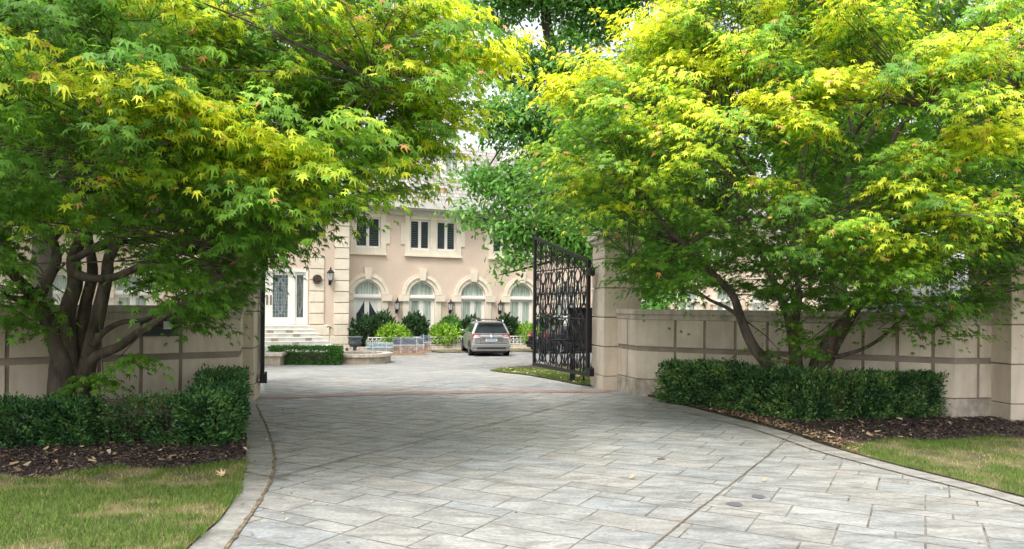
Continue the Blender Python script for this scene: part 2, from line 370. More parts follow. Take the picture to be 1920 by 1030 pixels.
def ribbon(name, A, B, dz, material, kind='structure', parent=None, label=None):
    vs = []; n = len(A)
    for p in A: vs.append((p[0], p[1], gz(p[1])+dz))
    for p in B: vs.append((p[0], p[1], gz(p[1])+dz))
    fs = [(i, i+1, n+i+1, n+i) for i in range(n-1)]
    o = MB().add(vs, fs).build(name, material, parent)
    if kind: o['kind'] = kind
    return o
LO = smooth([G(*p) for p in [(205, 1200), (355, 1030), (415, 975), (447, 920), (460, 870), (462, 830), (458, 795), (458, 768)]], 5)
LI = smooth([G(*p) for p in [(300, 1200), (425, 1030), (478, 955), (508, 900), (514, 855), (505, 815), (492, 785), (480, 760)]], 5)
RO = smooth([G(*p) for p in [(1215, 745), (1356, 781), (1471, 811), (1531, 832), (1591, 850), (1655, 868), (1741, 890), (1826, 911), (1920, 936), (2150, 990), (2600, 1090)]], 4)
RI = smooth([G(*p) for p in [(1170, 745), (1310, 781), (1399, 803), (1460, 822), (1527, 846), (1600, 866), (1698, 892), (1790, 915), (1869, 936), (2090, 1000), (2500, 1110)]], 4)
ribbon('driveway_border', LO, LI, .0125, M['border']); ribbon('driveway_border', RI, RO, .0125, M['border'])
def wiggle(L, wd, seed):
    r = random.Random(seed); A = []; B = []
    for i, p in enumerate(L):
        d = (L[min(i+1, len(L)-1)]-L[max(i-1, 0)]); d = Vector((d.x, d.y, 0)).normalized(); n = Vector((-d.y, d.x, 0))
        k = r.uniform(-.25, .25)*wd; A.append(p+n*(wd/2*r.uniform(.5, 1.3)+k)); B.append(p-n*(wd/2*r.uniform(.5, 1.3)-k))
    return A, B
def dense(L, d=.06):
    out = []
    for p, q in zip(L[:-1], L[1:]):
        n = max(1, int((q-p).length/d)); out += [p.lerp(q, k/n) for k in range(n)]
    return out+[L[-1]]
def crack(L, wd, seed, dz=.0165, material=None):
    A, B = wiggle(dense(L), wd, seed); ribbon('driveway_joint', A, B, dz, material or M['debris'])
crack(LI, .034, 1); crack([p for p in RI[6:]], .014, 2)
crack([G(512, 898), G(700, 850), G(960, 787), G(1115, 744)], .018, 3)
crack([G(445, 885), G(512, 898), G(540, 902)], .02, 4)
crack([G(1500, 805), G(1440, 856), G(1300, 965), G(1215, 1034)], .014, 5)
crack([G(800, 760), G(960, 790), G(1040, 803)], .01, 6)

# pink brick threshold between the piers
def brick_band():
    A = G(478, 750); Bq = G(1128, 737); d = (Bq-A); L = d.length; d.normalize(); nrm = Vector((-d.y, d.x, 0)); vs = []; fs = []; cc = []
    s = 0
    while s < L:
        w_ = .30; k = random.gauss(0, .06); c = (.34*(1+k), .235*(1+k), .205*(1+k), 1); o = len(vs)
        sk = .16
        for q, t in ((s+.006, 0), (s+w_-.006, 0), (s+w_+sk-.006, .42), (s+sk+.006, .42)):
            bow = .28*math.sin(math.pi*min(1, max(0, q/L)))
            p = A+d*q+nrm*(t+bow); vs.append((p.x, p.y, gz(p.y)+.0125)); cc.append(c)
        fs.append((o, o+1, o+2, o+3)); s += w_
    me = bpy.data.meshes.new('brick_band'); me.from_pydata(vs, [], fs); me.update()
    at = me.color_attributes.new('tint', 'FLOAT_COLOR', 'POINT'); at.data.foreach_set('color', np.array(cc, np.float32).ravel()); me.materials.append(M['brick'])
    o = bpy.data.objects.new('driveway_brick_band', me); C.objects.link(o); o['kind'] = 'structure'
brick_band()

# lawns and planting beds, a few cm above the drive
LAWN_L = [(p.x, p.y) for p in LO]+[(-4.75, 13.0), (-14, 12), (-14, 3.0)]
LAWN_R = [(p.x, p.y) for p in RO]+[(16, 3.0), (16, 14), (7.9, 12.2), (7.0, 12.2), (2.7, 14.9)]
LAWN_L_d = LAWN_L; LAWN_R_d = LAWN_R
def edge_skirt(poly, n):                       # thin vertical edge so that the bed has a thickness
    return [(p[0], p[1]) for p in poly[:n]]
for nm, pl, n in (('lawn', LAWN_L, len(LO)), ('lawn', LAWN_R, len(RO))):
    sheet(nm, pl, M['lawn'], .03)
    vs = [(p[0], p[1], gz(p[1])+z) for z in (-.02, .03) for p in pl[:n]]
    MB().add(vs, [(i, i+1, n+i+1, n+i) for i in range(n-1)]).build('lawn_edge', M['soil'])['kind'] = 'structure'
g2 = lambda *q: [(G(*p).x, G(*p).y) for p in q]
BED_L = [(p.x, p.y) for p in LO if p.y > G(460, 872).y]; BED_L = BED_L+[(-4.75, 13.0), (-14, 12), (-14, 7.4)]+g2((-120, 905), (0, 893), (60, 905), (140, 890), (220, 880), (330, 886), (420, 873))
cut = [(p.x, p.y) for p in RO if p.x < G(1580, 846).x]
BED_R = cut+g2((1600, 838), (1680, 828), (1760, 832), (1850, 824), (1960, 830), (2100, 836))+[(13, 12.2), (7.9, 12.2), (7.0, 12.2), (2.7, 14.9)]
sheet('planting_bed', BED_L, M['soil'], .038); sheet('planting_bed', BED_R, M['soil'], .038)
ISL = g2((918, 696), (940, 691), (1000, 686), (1060, 683))+[(6, 27), (9, 24), (9, 17)]+[(2.9, 16.4)]+g2((1120, 727), (1080, 722), (1030, 712), (985, 704), (945, 700))
sheet('lawn_island', ISL, M['lawn'], .03)
FAR = [(-1.0, 34.7)]
def hl(s, y):                                  # house frame -> world
    t = math.atan(.46); return (s*math.cos(t)-y*math.sin(t), 39.1+s*math.sin(t)+y*math.cos(t))
sheet('front_lawn', [hl(-5.2, -3.6), hl(24, -3.6), hl(24, -2.06), hl(-5.2, -2.06)], M['lawn'], .03)

# grass blades and litter
def scatter(poly, dens, clip=None, ymax=99):
    xs = [p[0] for p in poly]; ys = [p[1] for p in poly]; x0, x1, y0, y1 = max(min(xs), -12), min(max(xs), 12), min(ys), min(max(ys), ymax)
    n = int((x1-x0)*(y1-y0)*dens); x = rng.uniform(x0, x1, n); y = rng.uniform(y0, y1, n)
    k = inpoly(x, y, poly)
    if clip: k &= ~inpoly(x, y, clip)
    px, py = proj(x, y, np.zeros_like(x)); k &= (px > -60) & (px < 1980) & (py < 1090)
    return x[k], y[k]
def vnoise(x, y, s, seed=0):
    r = np.random.default_rng(seed); g = r.random((64, 64)); X = np.mod(x/s, 64); Yq = np.mod(y/s, 64)
    i = X.astype(int); j = Yq.astype(int); fx = X-i; fy = Yq-j; fx = fx*fx*(3-2*fx); fy = fy*fy*(3-2*fy); i2 = (i+1) % 64; j2 = (j+1) % 64; i = i % 64; j = j % 64
    return g[i, j]*(1-fx)*(1-fy)+g[i2, j]*fx*(1-fy)+g[i, j2]*(1-fx)*fy+g[i2, j2]*fx*fy
def grass(name, poly, dens, clip, h0=.05, wd=.006, label='', ymax=99, seed=3):
    x, y = scatter(poly, dens, clip, ymax); v = .6*vnoise(x, y, .55, seed)+.4*vnoise(x, y, .16, seed+1)
    keep = rng.random(len(x)) < np.clip((v-.22)*4, .12, 1); x, y, v = x[keep], y[keep], v[keep]; n = len(x)
    z = np.array([gz(q) for q in y])+.028; t = rng.uniform(0, 2*np.pi, n); ln = rng.uniform(.3, .95, n)
    tip = np.stack([np.cos(t)*ln, np.sin(t)*ln, np.ones(n)], 1); t2 = rng.uniform(0, 2*np.pi, n)
    X = np.stack([np.cos(t2), np.sin(t2), np.zeros(n)], 1); Yv = norm(tip)
    dry = np.clip((.45-v)*4+rng.normal(0, .25, n), 0, 1)[:, None]
    col = (1-dry)*np.array([.125, .20, .04])+dry*np.array([.44, .34, .17]); col *= rng.uniform(.55, 1.5, (n, 1))
    h = h0*rng.uniform(.5, 1.25, n)*(1-.35*dry[:, 0])
    # scale: width and height differ, so bake them into axes
    o = batch(name, *BLADE, np.stack([x, y, z], 1), X*wd, Yv*h[:, None], Yv, np.ones(n), col, M['grass'])
    tag(o, label, 'grass', kind='stuff'); return o
grass('grass', LAWN_L, 5200, BED_L, label='patchy green and straw coloured lawn grass left of the drive')
grass('grass', LAWN_R, 3600, BED_R, label='patchy green and straw coloured lawn grass right of the drive', seed=9)
grass('grass', ISL, 900, None, h0=.05, wd=.012, label='short grass on the lawn island behind the open gate', ymax=24, seed=5)
def litter(name, poly, dens, cols, size, label, cat, clip=None, z0=.045, ymax=99, zfun=None):
    x, y = scatter(poly, dens, clip, ymax); n = len(x); z = np.array([gz(q) for q in y])+z0+rng.uniform(0, .012, n)
    t = rng.uniform(0, 2*np.pi, n); tip = np.stack([np.cos(t), np.sin(t), rng.normal(0, .3, n)], 1); nr = np.stack([rng.normal(0, .35, n), rng.normal(0, .35, n), np.ones(n)], 1)
    X, Yv, Z = frame(tip, nr); cols = np.array(cols); col = cols[rng.integers(0, len(cols), n)]*rng.uniform(.7, 1.2, (n, 1))
    o = batch(name, *QUAD, np.stack([x, y, z], 1), X, Yv, Z, rng.uniform(.5, 1.4, n)*size, col, M['litter']); tag(o, label, cat, kind='stuff'); return o
mc = [(.05, .03, .035), (.03, .02, .022), (.08, .05, .05), (.14, .10, .08), (.05, .03, .035), (.04, .025, .03), (.25, .18, .12)]
def fringe(L, sgn, wd=.07):
    out = [];
    for p in L: out.append((p.x+sgn*wd*.4+random.uniform(-.03, .05)*sgn, p.y))
    return [(p.x, p.y) for p in L]+out[::-1]
dLO = dense([p for p in LO if p.y < G(460, 868).y], .12); dRO = dense([p for p in RO if p.x > G(1590, 850).x], .12)
grass('grass', [(p.x-.06, p.y) for p in dLO]+[(p.x+random.uniform(-.01, .06), p.y) for p in dLO][::-1], 5200, None, label='ragged grass fringe over the left drive border', seed=3)
grass('grass', [(p.x, p.y+.05) for p in dRO]+[(p.x, p.y-random.uniform(-.01, .07)) for p in dRO][::-1], 5200, None, label='ragged grass fringe over the right drive border', seed=9)
litter('mulch', BED_L, 1500, mc, .034, 'dark mulch chips spread under the left hedge', 'mulch')
litter('mulch', BED_R, 1100, mc, .034, 'dark mulch chips spread under the right hedge', 'mulch')
dl = [(.40, .29, .17), (.30, .2, .11), (.5, .40, .27), (.22, .13, .08)]
litter('dry_leaves', BED_L, 28, dl, .06, 'dry fallen leaves scattered over the left mulch bed', 'dry leaves', z0=.06)
litter('dry_leaves', BED_R, 20, dl, .06, 'dry fallen leaves scattered over the right mulch bed', 'dry leaves', z0=.06)
strip = [(p.x, p.y) for p in RO[:18]]+[(p.x+.34, p.y+.42) for p in RO[:18]][::-1]
litter('dry_leaves', strip, 700, [(.34, .22, .12), (.42, .31, .17), (.24, .15, .08)], .036, 'brown leaf litter along the drive edge before the right hedge', 'leaf litter', z0=.048)
strip2 = [(p.x, p.y) for p in RO]+[(p.x-.5, p.y-.35) for p in RO][::-1]
litter('dry_leaves', strip2, 14, dl, .03, 'crumbs of dry leaf on the right drive border', 'leaf litter', z0=.016)
strip3 = [(p.x, p.y) for p in LO]+[(p.x+1.0, p.y) for p in LO][::-1]
litter('dry_leaves', strip3, 26, dl, .026, 'crumbs of dry leaf on the left drive border', 'leaf litter', z0=.016)
drive_poly = g2((470, 1060), (520, 760), (1120, 742), (1500, 830), (1900, 1000), (1850, 1060))
litter('dry_leaves', drive_poly, 2.2, dl+[(.1, .09, .08)], .022, 'tiny dry leaf crumbs scattered over the wide stone drive', 'leaf litter', z0=.012)
litter('dry_leaves', ISL, 10, dl, .08, 'dry fallen leaves on the grass behind the open gate', 'dry leaves', z0=.06)
bigleaves = [(1183, 900, .075, (.62, .40, .2), 'orange brown curled dry leaf lying alone in the middle of the drive'),
             (1431, 905, .06, (.5, .30, .13), 'small brown dry leaf on the drive to the right of centre'),
             (1680, 802, .16, (.50, .33, .24), 'large pale brown dry leaf on the mulch before the right hedge'),
             (418, 900, .10, (.62, .45, .26), 'tan dry leaf on the left lawn beside the drive border'),
             (450, 926, .07, (.6, .55, .5), 'pale crumpled dry leaf on the left concrete border'),
             (1525, 822, .14, (.5, .42, .32), 'pale flat dry leaf at the edge of the drive below the right hedge')]
for i, (px, py, s_, c_, lb) in enumerate(bigleaves):
    g = G(px, py); t = random.uniform(0, 6.28); tip = np.array([[math.cos(t), math.sin(t), .25]]); X, Yv, Z = frame(tip, np.array([[.2, -.5, 1]]))
    tv = ML[0].copy(); tv[:, 2] = -tv[:, 2]*1.6
    o = batch('fallen_leaf', tv, ML[1], np.array([[0, 0, .02]]), X, Yv, Z, [s_*1.6], np.array([c_]), M['litter'])
    o.location = (g.x, g.y, gz(g.y)+(.04 if (px > 1500 or px < 440) else .012)); tag(o, lb, 'fallen leaf')
# oil spots are flat stains on the concrete
for px, py, r_ in ((1377, 947, .055), (1421, 933, .05), (1240, 862, .04)):
    g = G(px, py); ring = [(g.x+r_*1.3*math.cos(t)*random.uniform(.8, 1.1), g.y+r_*1.5*math.sin(t)*random.uniform(.8, 1.1)) for t in np.linspace(0, 6.1, 14)]
    sheet('driveway_stain', ring, M['tyre'] if False else mat('oil_stain', (.11, .105, .12), .7), .0105)

# ============================================================ GARDEN WALLS AND PIERS
def path_pts(poly, s0, s1):
    L = [0]
    for p, q in zip(poly[:-1], poly[1:]): L.append(L[-1]+(q-p).length)
    def at(s):
        for i in range(len(L)-1):
            if s <= L[i+1]+1e-9 or i == len(L)-2:
                return poly[i]+(poly[i+1]-poly[i])*((s-L[i])/(L[i+1]-L[i]))
    return [at(s0)]+[poly[i] for i in range(1, len(poly)-1) if s0+1e-4 < L[i] < s1-1e-4]+[at(s1)]
def offset(poly, full, s0, s1, d):              # offset to the left-hand outward side (+d), mitred
    pts = path_pts(full, s0, s1); out = []
    nrm = lambda p, q: Vector((-(q-p).y, (q-p).x)).normalized()
    for i, p in enumerate(pts):
        ns = []
        if i > 0: ns.append(nrm(pts[i-1], p))
        if i < len(pts)-1: ns.append(nrm(p, pts[i+1]))
        n = sum(ns, Vector((0, 0))); n.normalize(); k = d/max(.3, n.dot(ns[0])); out.append(p+n*k)
    return out
def chunk(mb, full, s0, s1, o1, o0, z0, z1):
    A = offset(None, full, s0, s1, o1); B = offset(None, full, s0, s1, o0); mb.prism([(p.x, p.y) for p in A+B[::-1]], z0, z1)
def garden_wall(full, grooves, label, side, H=1.71, notch=None):
    full = [Vector(p) for p in full]; L = sum((q-p).length for p, q in zip(full[:-1], full[1:])); sg = side
    r = empty('garden_wall', (0, 0, 0)); tag(r, label, 'wall')
    core = MB(); chunk(core, full, 0, L, 0, -.30*sg, -.1, H-.20); core.build('joints', M['groove'], r)
    pl = MB(); chunk(pl, full, -.0, L, .035*sg, .001*sg, -.12, .33); pl.build('plinth', M['plinth'], r, bevel=.006)
    blk = MB(); cuts = [0]+grooves+[L]
    for z0, z1 in ((.345, .885), (.985, H-.205)):
        for i in range(len(cuts)-1):
            s0 = cuts[i]+(.025 if i else 0); s1 = cuts[i+1]-(.025 if i < len(cuts)-2 else 0)
            if s1-s0 > .05:
                zz = z0
                if notch and z0 > .9 and notch[0] < (s0+s1)/2 < notch[1]: chunk(blk, full, s0, s1, .03*sg, .001*sg, z0, z1-.235); continue
                chunk(blk, full, s0, s1, .03*sg, .001*sg, z0, z1)
    blk.build('blocks', M['stone_wall'], r, bevel=.006)
    cp = MB(); chunk(cp, full, 0, L, .045*sg, -.345*sg, H-.203, H-.10); chunk(cp, full, 0, L, .075*sg, -.375*sg, H-.10, H); cp.build('cap', M['cap'], r, bevel=.008)
    return r
A_ = Vector((2.48, 14.63)); A0 = Vector((2.20, 15.78)); B_ = Vector((7.07, 11.81)); C_ = Vector((7.80, 11.95))
l0 = (A_-A0).length; l1 = (B_-A_).length
gr = [l0-.42]+[l0+.79+.57*k for k in range(4)]+[l0+3.03+.515*k for k in range(5)]+[l0+l1+.42]
garden_wall([A0, A_, B_, C_], gr, 'beige stone block wall behind the trimmed hedge on the right of the gate', -1)
E_ = Vector((-4.4, 11.9)); E0 = Vector((-4.86, 13.3)); W_ = E_+Vector((-2.5, -1.94))*2.2
le = (E_-E0).length; grl = [le-.5]+[le+.875+.55*k for k in range(10)]
garden_wall([E0, E_, W_], grl, 'beige stone block wall with a letterbox behind the tree left of the gate', 1, notch=(le+.9, le+1.4))
def pier(corner, size, ang, h, joint, label, sgn=1):
    r = empty('gate_pier', (corner[0], corner[1], 0), ang); tag(r, label, 'gate pier')
    x0, x1 = (0, size) if sgn > 0 else (-size, 0); e = .03
    core = MB(); core.box(x0+e, x1-e, e, size-e, -.3, h-.02); core.build('joints', M['groove'], r)
    b = MB(); z = -.3; zs = [.30]
    while zs[-1]+joint < h-.2: zs.append(zs[-1]+joint)
    b.box(x0-.02, x1+.02, -.02, size+.02, -.28, .285)
    for i, z in enumerate(zs):
        zt = zs[i+1]-.022 if i+1 < len(zs) else h
        b.box(x0, x1, 0, size, z, zt)
    b.build('blocks', M['stone_wall'], r, bevel=.008)
    c = MB(); c.box(x0-.05, x1+.05, -.05, size+.05, h, h+.09); c.box(x0-.10, x1+.10, -.10, size+.10, h+.09, h+.2); c.box(x0-.02, x1+.02, -.02, size+.02, h+.2, h+.28)
    c.build('cap', M['cap'], r, bevel=.01); return r
pier((1.93, 15.5), .82, R(11.5), 3.1, .62, 'tall beige stone pier carrying the open black gate on the right')
pier((-4.64, 13.3), .82, R(11.5), 3.3, .66, 'tall beige stone pier half hidden by leaves at the left gate edge', -1)
pier((7.77, 11.5), .95, R(6), 2.75, .62, 'beige stone end pier at the far right beside the wall')

# letterbox in the left wall
d_ = Vector((-2.5, -1.94)).normalized(); n_out = Vector((d_.y*1, -d_.x*1)); n_out = Vector((-d_.y, d_.x))
if n_out.y > 0: n_out = -n_out
def wp(s, off): p = E_+d_*s+n_out*off; return p
lb = empty('letterbox', (*wp(1.17, .0), 1.37), math.atan2(-d_.y, -d_.x)); tag(lb, 'dark recessed letterbox with a white paper in the left stone wall', 'letterbox')
MB().box(-.262, .262, -.012, .06, -.10, .115).build('box', mat('letterbox_metal', (.03, .032, .035), .5), lb, bevel=.004)
f = MB(); f.box(-.275, .275, -.045, .0, -.125, -.1); f.box(-.275, .275, -.045, 0, .115, .13); f.build('frame', mat('bronze_frame', (.06, .06, .065), .4), lb)
MB().box(.05, .165, -.02, -.013, -.02, .1).build('paper', M['card'], lb)
MB().box(-.22, .02, -.024, -.0125, .02, .06).build('flap', M['iron'], lb)

# ============================================================ GATES
def spiral(cx, cz, r, a0, turns, n=14):
    return [(cx+r*(1-.8*k/n)*math.cos(a0+turns*2*math.pi*k/n), 0, cz+r*(1-.8*k/n)*math.sin(a0+turns*2*math.pi*k/n)) for k in range(n+1)]
def gate_leaf(L=3.0):
    r = empty('gate_leaf'); z0, zm, zu, zt0, zt1 = .24, 1.485, 2.62, 2.70, 3.46
    top = lambda x: zt0+(zt1-zt0)*(x/L)
    fr = MB(); fr.box(0, .09, -.035, .035, z0, top(0)); fr.box(L-.08, L, -.035, .035, z0, zt1+.04)
    fr.box(.09, L-.08, -.03, .03, z0, z0+.085)
    fr.vprism([(.0, top(0)-.01), (L, zt1-.01), (L, zt1+.06), (0, top(0)+.06)], -.04, .04)
    fr.build('frame', M['iron'], r, bevel=.006)
    rl = MB(); rl.box(.09, L-.08, -.014, .014, zm-.015, zm+.015); rl.box(.09, L-.08, -.014, .014, zu-.014, zu+.014); rl.build('rails', M['iron'], r)
    N = 9; w_ = (L-.17)/N; bars = MB(); sc_ = MB()
    for i in range(N+1):
        x = .09+w_*i
        if 0 < i < N: bars.box(x-.011, x+.011, -.011, .011, z0+.085, top(x)-.01)
    bars.build('bars', M['iron'], r)
    tb = lambda pts, rr=.0145: sc_.tube(pts, rr, 5)
    for i in range(N):
        c = .09+w_*(i+.5); hw = w_*.46
        for (a0, b0) in ((z0+.085, zm), (zm, zu)):
            h = b0-a0; fl = (i % 2 == 1)
            if fl: a0, h = b0, -h; b0 = a0+h
            for sg in (-1, 1):
                # lyre: narrow waist, swelling body, ends curled
                pts = [(c+sg*hw*(.12+.78*math.sin(math.pi*t)**1.5*(1-.35*math.sin(2*math.pi*t))), 0, a0+h*(.26+.70*t)) for t in np.linspace(0, 1, 14)]
                tb(pts)
                tb([(c+sg*hw*(.15+.75*math.sin(math.pi*t)), 0, a0+h*(.02+.28*t)) for t in np.linspace(0, 1, 8)])
                tb(spiral(c+sg*hw*.45, a0+h*.27, .045, -math.pi/2, sg*.9, 10), .009)
                tb(spiral(c+sg*hw*.5, b0-h*.07, .04, math.pi/2, -sg*.9, 10), .009)
                tb([(c+sg*hw*(.05+.3*math.sin(math.pi*t)), 0, a0+h*(.42+.36*t)) for t in np.linspace(0, 1, 8)], .009)
                sc_.box(c+sg*hw*.9-.018, c+sg*hw*.9+.018, -.014, .014, a0+h*.6-.02, a0+h*.6+.02)
            tb([(c-hw*.9, 0, a0+h*.5), (c-hw*.35, 0, a0+h*.46), (c, 0, a0+h*.52), (c+hw*.35, 0, a0+h*.46), (c+hw*.9, 0, a0+h*.5)], .009)
            for sg in (-1, 1): tb(spiral(c+sg*hw*.4, a0+h*.62, .035, math.pi/2, sg*1.0, 9), .008)
            sc_.tube([(c, 0, a0+h*.28), (c, 0, a0+h*.44)], [.006, .024], 6); sc_.tube([(c, 0, a0+h*.78), (c, 0, a0+h*.92)], [.022, .006], 6)
        tt = top(c)-.02; h = tt-zu
        for sg in (-1, 1):
            tb([(c+sg*hw*(.08+.8*math.sin(math.pi*t)), 0, zu+h*t) for t in np.linspace(0, 1, 10)], .010)
            if h > .25: tb(spiral(c+sg*hw*.45, zu+h*.5, min(.05, h*.2), 0, sg*1.0, 10), .009)
    sc_.build('scrollwork', M['iron'], r)
    for z in (z0+.02, top(0)-.28):
        hg = MB(); hg.box(-.16, .0, -.055, .055, z, z+.17); hg.tube([(-.02, -.06, z-.02), (-.02, -.06, z+.2)], .022, 8)
        hg.build('hinge', M['iron'], r, bevel=.006)
    fn = MB(); fn.lathe([(0.001, zt1+.2), (.02, zt1+.16), (.035, zt1+.1), (.015, zt1+.06), (.03, zt1+.03)], 8, (L-.04, 0, 0)); fn.build('finial', M['iron'], r)
    return r
gt = gate_leaf(); hx, hy = 1.665, 15.95; fx, fy = .56, 18.75
gt.location = (hx, hy, 0); gt.rotation_euler = (0, 0, math.atan2(fy-hy, fx-hx)); k = math.hypot(fx-hx, fy-hy)/3.0; gt.scale = (k, 1, 1)
tag(gt, 'black wrought iron gate leaf with scrolls, swung open beside the right pier', 'gate')
g3 = copy_tree(gt); g3.location = (-4.66, 13.85, .02); g3.rotation_euler = (0, 0, math.atan2(17-13.85, -5.78+4.66)+.006)
tag(g3, 'black wrought iron gate leaf seen edge on beside the left pier', 'gate')
# gate operator cabinet behind the right leaf
p_ = G(1066, 718); oc = empty('gate_operator', (p_.x+.1, p_.y+.15, gz(p_.y)), R(-5)); tag(oc, 'black metal gate opener cabinet on a post behind the open gate', 'gate opener')
MB().box(-.06, .06, -.06, .06, -.05, .85).build('post', M['iron'], oc)
MB().box(.24, .28, -.02, .02, -.05, .85).build('post', M['iron'], oc)
cb = MB(); cb.box(-.09, .48, -.12, .14, .8, 1.68); cb.box(-.11, .50, -.14, .16, 1.68, 1.74); cb.build('cabinet', M['iron'], oc, bevel=.01)
MB().box(.02, .37, -.128, -.12, 1.0, 1.55).build('door', mat('cabinet_door', (.025, .025, .03), .5), oc)
ar = MB(); ar.tube([(.2, -.15, .9), (-.15, -.5, 1.0), (-.5, -.6, 1.0)], .02, 6); ar.build('arm', M['iron'], oc)

# ============================================================ MANSION
TH = math.atan(.46); H_ = empty('mansion', (0, 39.1, 0), TH)
tag(H_, 'large two storey pink stucco mansion with arched windows behind the gate', 'house')
def q(px, n=0.0):                              # pixel column -> local s on plane y=n
    u, _ = unroll(px, 560); X = None
    # plane: local y=n. world: (s c - n si, 39.1+s si+n c)
    c, si = math.cos(TH), math.sin(TH); s = (u*(39.1+n*c)+n*si)/(c-u*si); return s
def zz(px, py, n=0.0):
    s = q(px, n); X, Yw = hl(s, n); u, v = unroll(px, py); return EYE-v*Yw
GB = -.8; EV = 6.5
wallm = MB()
S0, S1 = -7.9, 26
# wing wall with real openings: pieces around openings
sp = 2.755; AR = [-7.72+sp*k for k in range(12)]
RG = .68; ZF = .45; ZS = 2.26                   # opening radius, floor, springing
UPW = [(-7.72, .62), (-4.4, 1.22), (.08, 1.22), (4.5, 1.22), (8.9, 1.22), (13.3, 1.22), (17.7, 1.22), (22, 1.22)]
UZ0, UZ1 = 4.5, 6.02
def wall_with_arches(mb, s0, s1, arches, ups, y0=0, y1=.3):
    edges = sorted(arches); prev = s0
    for c in edges:
        mb.box(prev, c-RG, y0, y1, GB, 3.2); prev = c+RG
        mb.box(c-RG, c+RG, y0, y1, GB, ZF)
        arc = [(c+RG*math.cos(t), ZS+RG*math.sin(t)) for t in np.linspace(0, math.pi, 17)]
        for (xa, za), (xb, zb) in zip(arc[:-1], arc[1:]): mb.vprism([(xa, za), (xa, 3.2), (xb, 3.2), (xb, zb)], y0, y1)
    mb.box(prev, s1, y0, y1, GB, 3.2); mb.box(s0, s1, y0, y1, 3.2, UZ0); mb.box(s0, s1, y0, y1, UZ1, EV); prev = s0
    for c, hw in ups: mb.box(prev, c-hw, y0, y1, UZ0, UZ1); prev = c+hw
    mb.box(prev, s1, y0, y1, UZ0, UZ1)
wall_with_arches(wallm, S0-.9, S1, AR, UPW)
wallm.box(S0-.9, S1, 8, 8.3, GB, EV); wallm.box(S1-.3, S1, .3, 8, GB, EV)
wallm.build('wall', M['stucco'], H_)
def arch_window(c, y=0, kind=0, rz=0):
    w_ = MB()                                    # cream surround: archivolt, imposts, jambs, keystone
    R0, R1, R2 = RG-.0, .86, 1.04; ts = np.linspace(0, math.pi, 21)
    arc = lambda r: [(c+r*math.cos(t), ZS+r*math.sin(t)) for t in ts]
    w_.band(arc(R0), arc(R1), y-.04, y+.12); w_.band(arc(R1), arc(R1+.05), y-.09, y-.002); w_.band(arc(R1+.05), arc(R2), y-.07, y-.002)
    for sg in (-1, 1):
        x0, x1 = sorted((c+sg*.70, c+sg*1.2)); w_.box(x0, x1, y-.13, y-.002, ZS-.32, ZS-.02)
        x0, x1 = sorted((c+sg*.685, c+sg*1.0)); w_.box(x0, x1, y-.06, y-.002, ZF-.3, ZS-.325)
    w_.vprism([(c-.14, ZS+.72), (c+.14, ZS+.72), (c+.2, ZS+1.3), (c-.2, ZS+1.3)], y-.16, y-.003)
    o = w_.build('window_surround', M['trim'], H_)
    f = MB()                                     # frame, transom, french door leaves
    f.box(c-RG, c+RG, y+.02, y+.2, ZS-.2, ZS+.0); f.box(c-RG, c+RG, y+.0, y+.02, ZS-.16, ZS-.05)
    f.band(arc(RG-.002), arc(RG-.07), y+.1, y+.18)
    f.box(c-RG, c-RG+.06, y+.1, y+.2, ZF, ZS-.2); f.box(c+RG-.06, c+RG, y+.1, y+.2, ZF, ZS-.2)
    for x0, x1 in ((c-.62, c-.004), (c+.004, c+.62)):
        f.box(x0, x0+.11, y+.12, y+.18, ZF, ZS-.2); f.box(x1-.11, x1, y+.12, y+.18, ZF, ZS-.2)
        f.box(x0+.11, x1-.11, y+.12, y+.18, ZS-.3, ZS-.2); f.box(x0+.11, x1-.11, y+.12, y+.18, ZF, ZF+.25)
    fo = f.build('arched_window', M['white'], H_)
    g = MB(); pts = [(c+(RG-.06)*math.cos(t), ZS+(RG-.06)*math.sin(t)) for t in ts]; g.vprism(pts, y+.15, y+.155)
    g.build('pane', M['curtain'], fo)
    for x0, x1 in ((c-.51, c-.114), (c+.114, c+.51)):
        MB().box(x0, x1, y+.15, y+.155, ZF+.25, ZS-.3).build('pane', M['glass'] if kind else M['curtain'], fo)
        if kind:
            m = (x0+x1)/2; outer = x0 if m < c else x1; inn = x1 if m < c else x0
            d = MB(); d.vprism([(outer, ZS-.3), (inn, ZS-.3), (inn*.75+outer*.25, ZS-.5), (outer*.75+inn*.25, ZS-.85), (outer, ZS-.95)], y+.143, y+.149); d.build('curtain', M['drape'], fo)
    return fo
for i, c in enumerate(AR): arch_window(c, 0, i == 0)
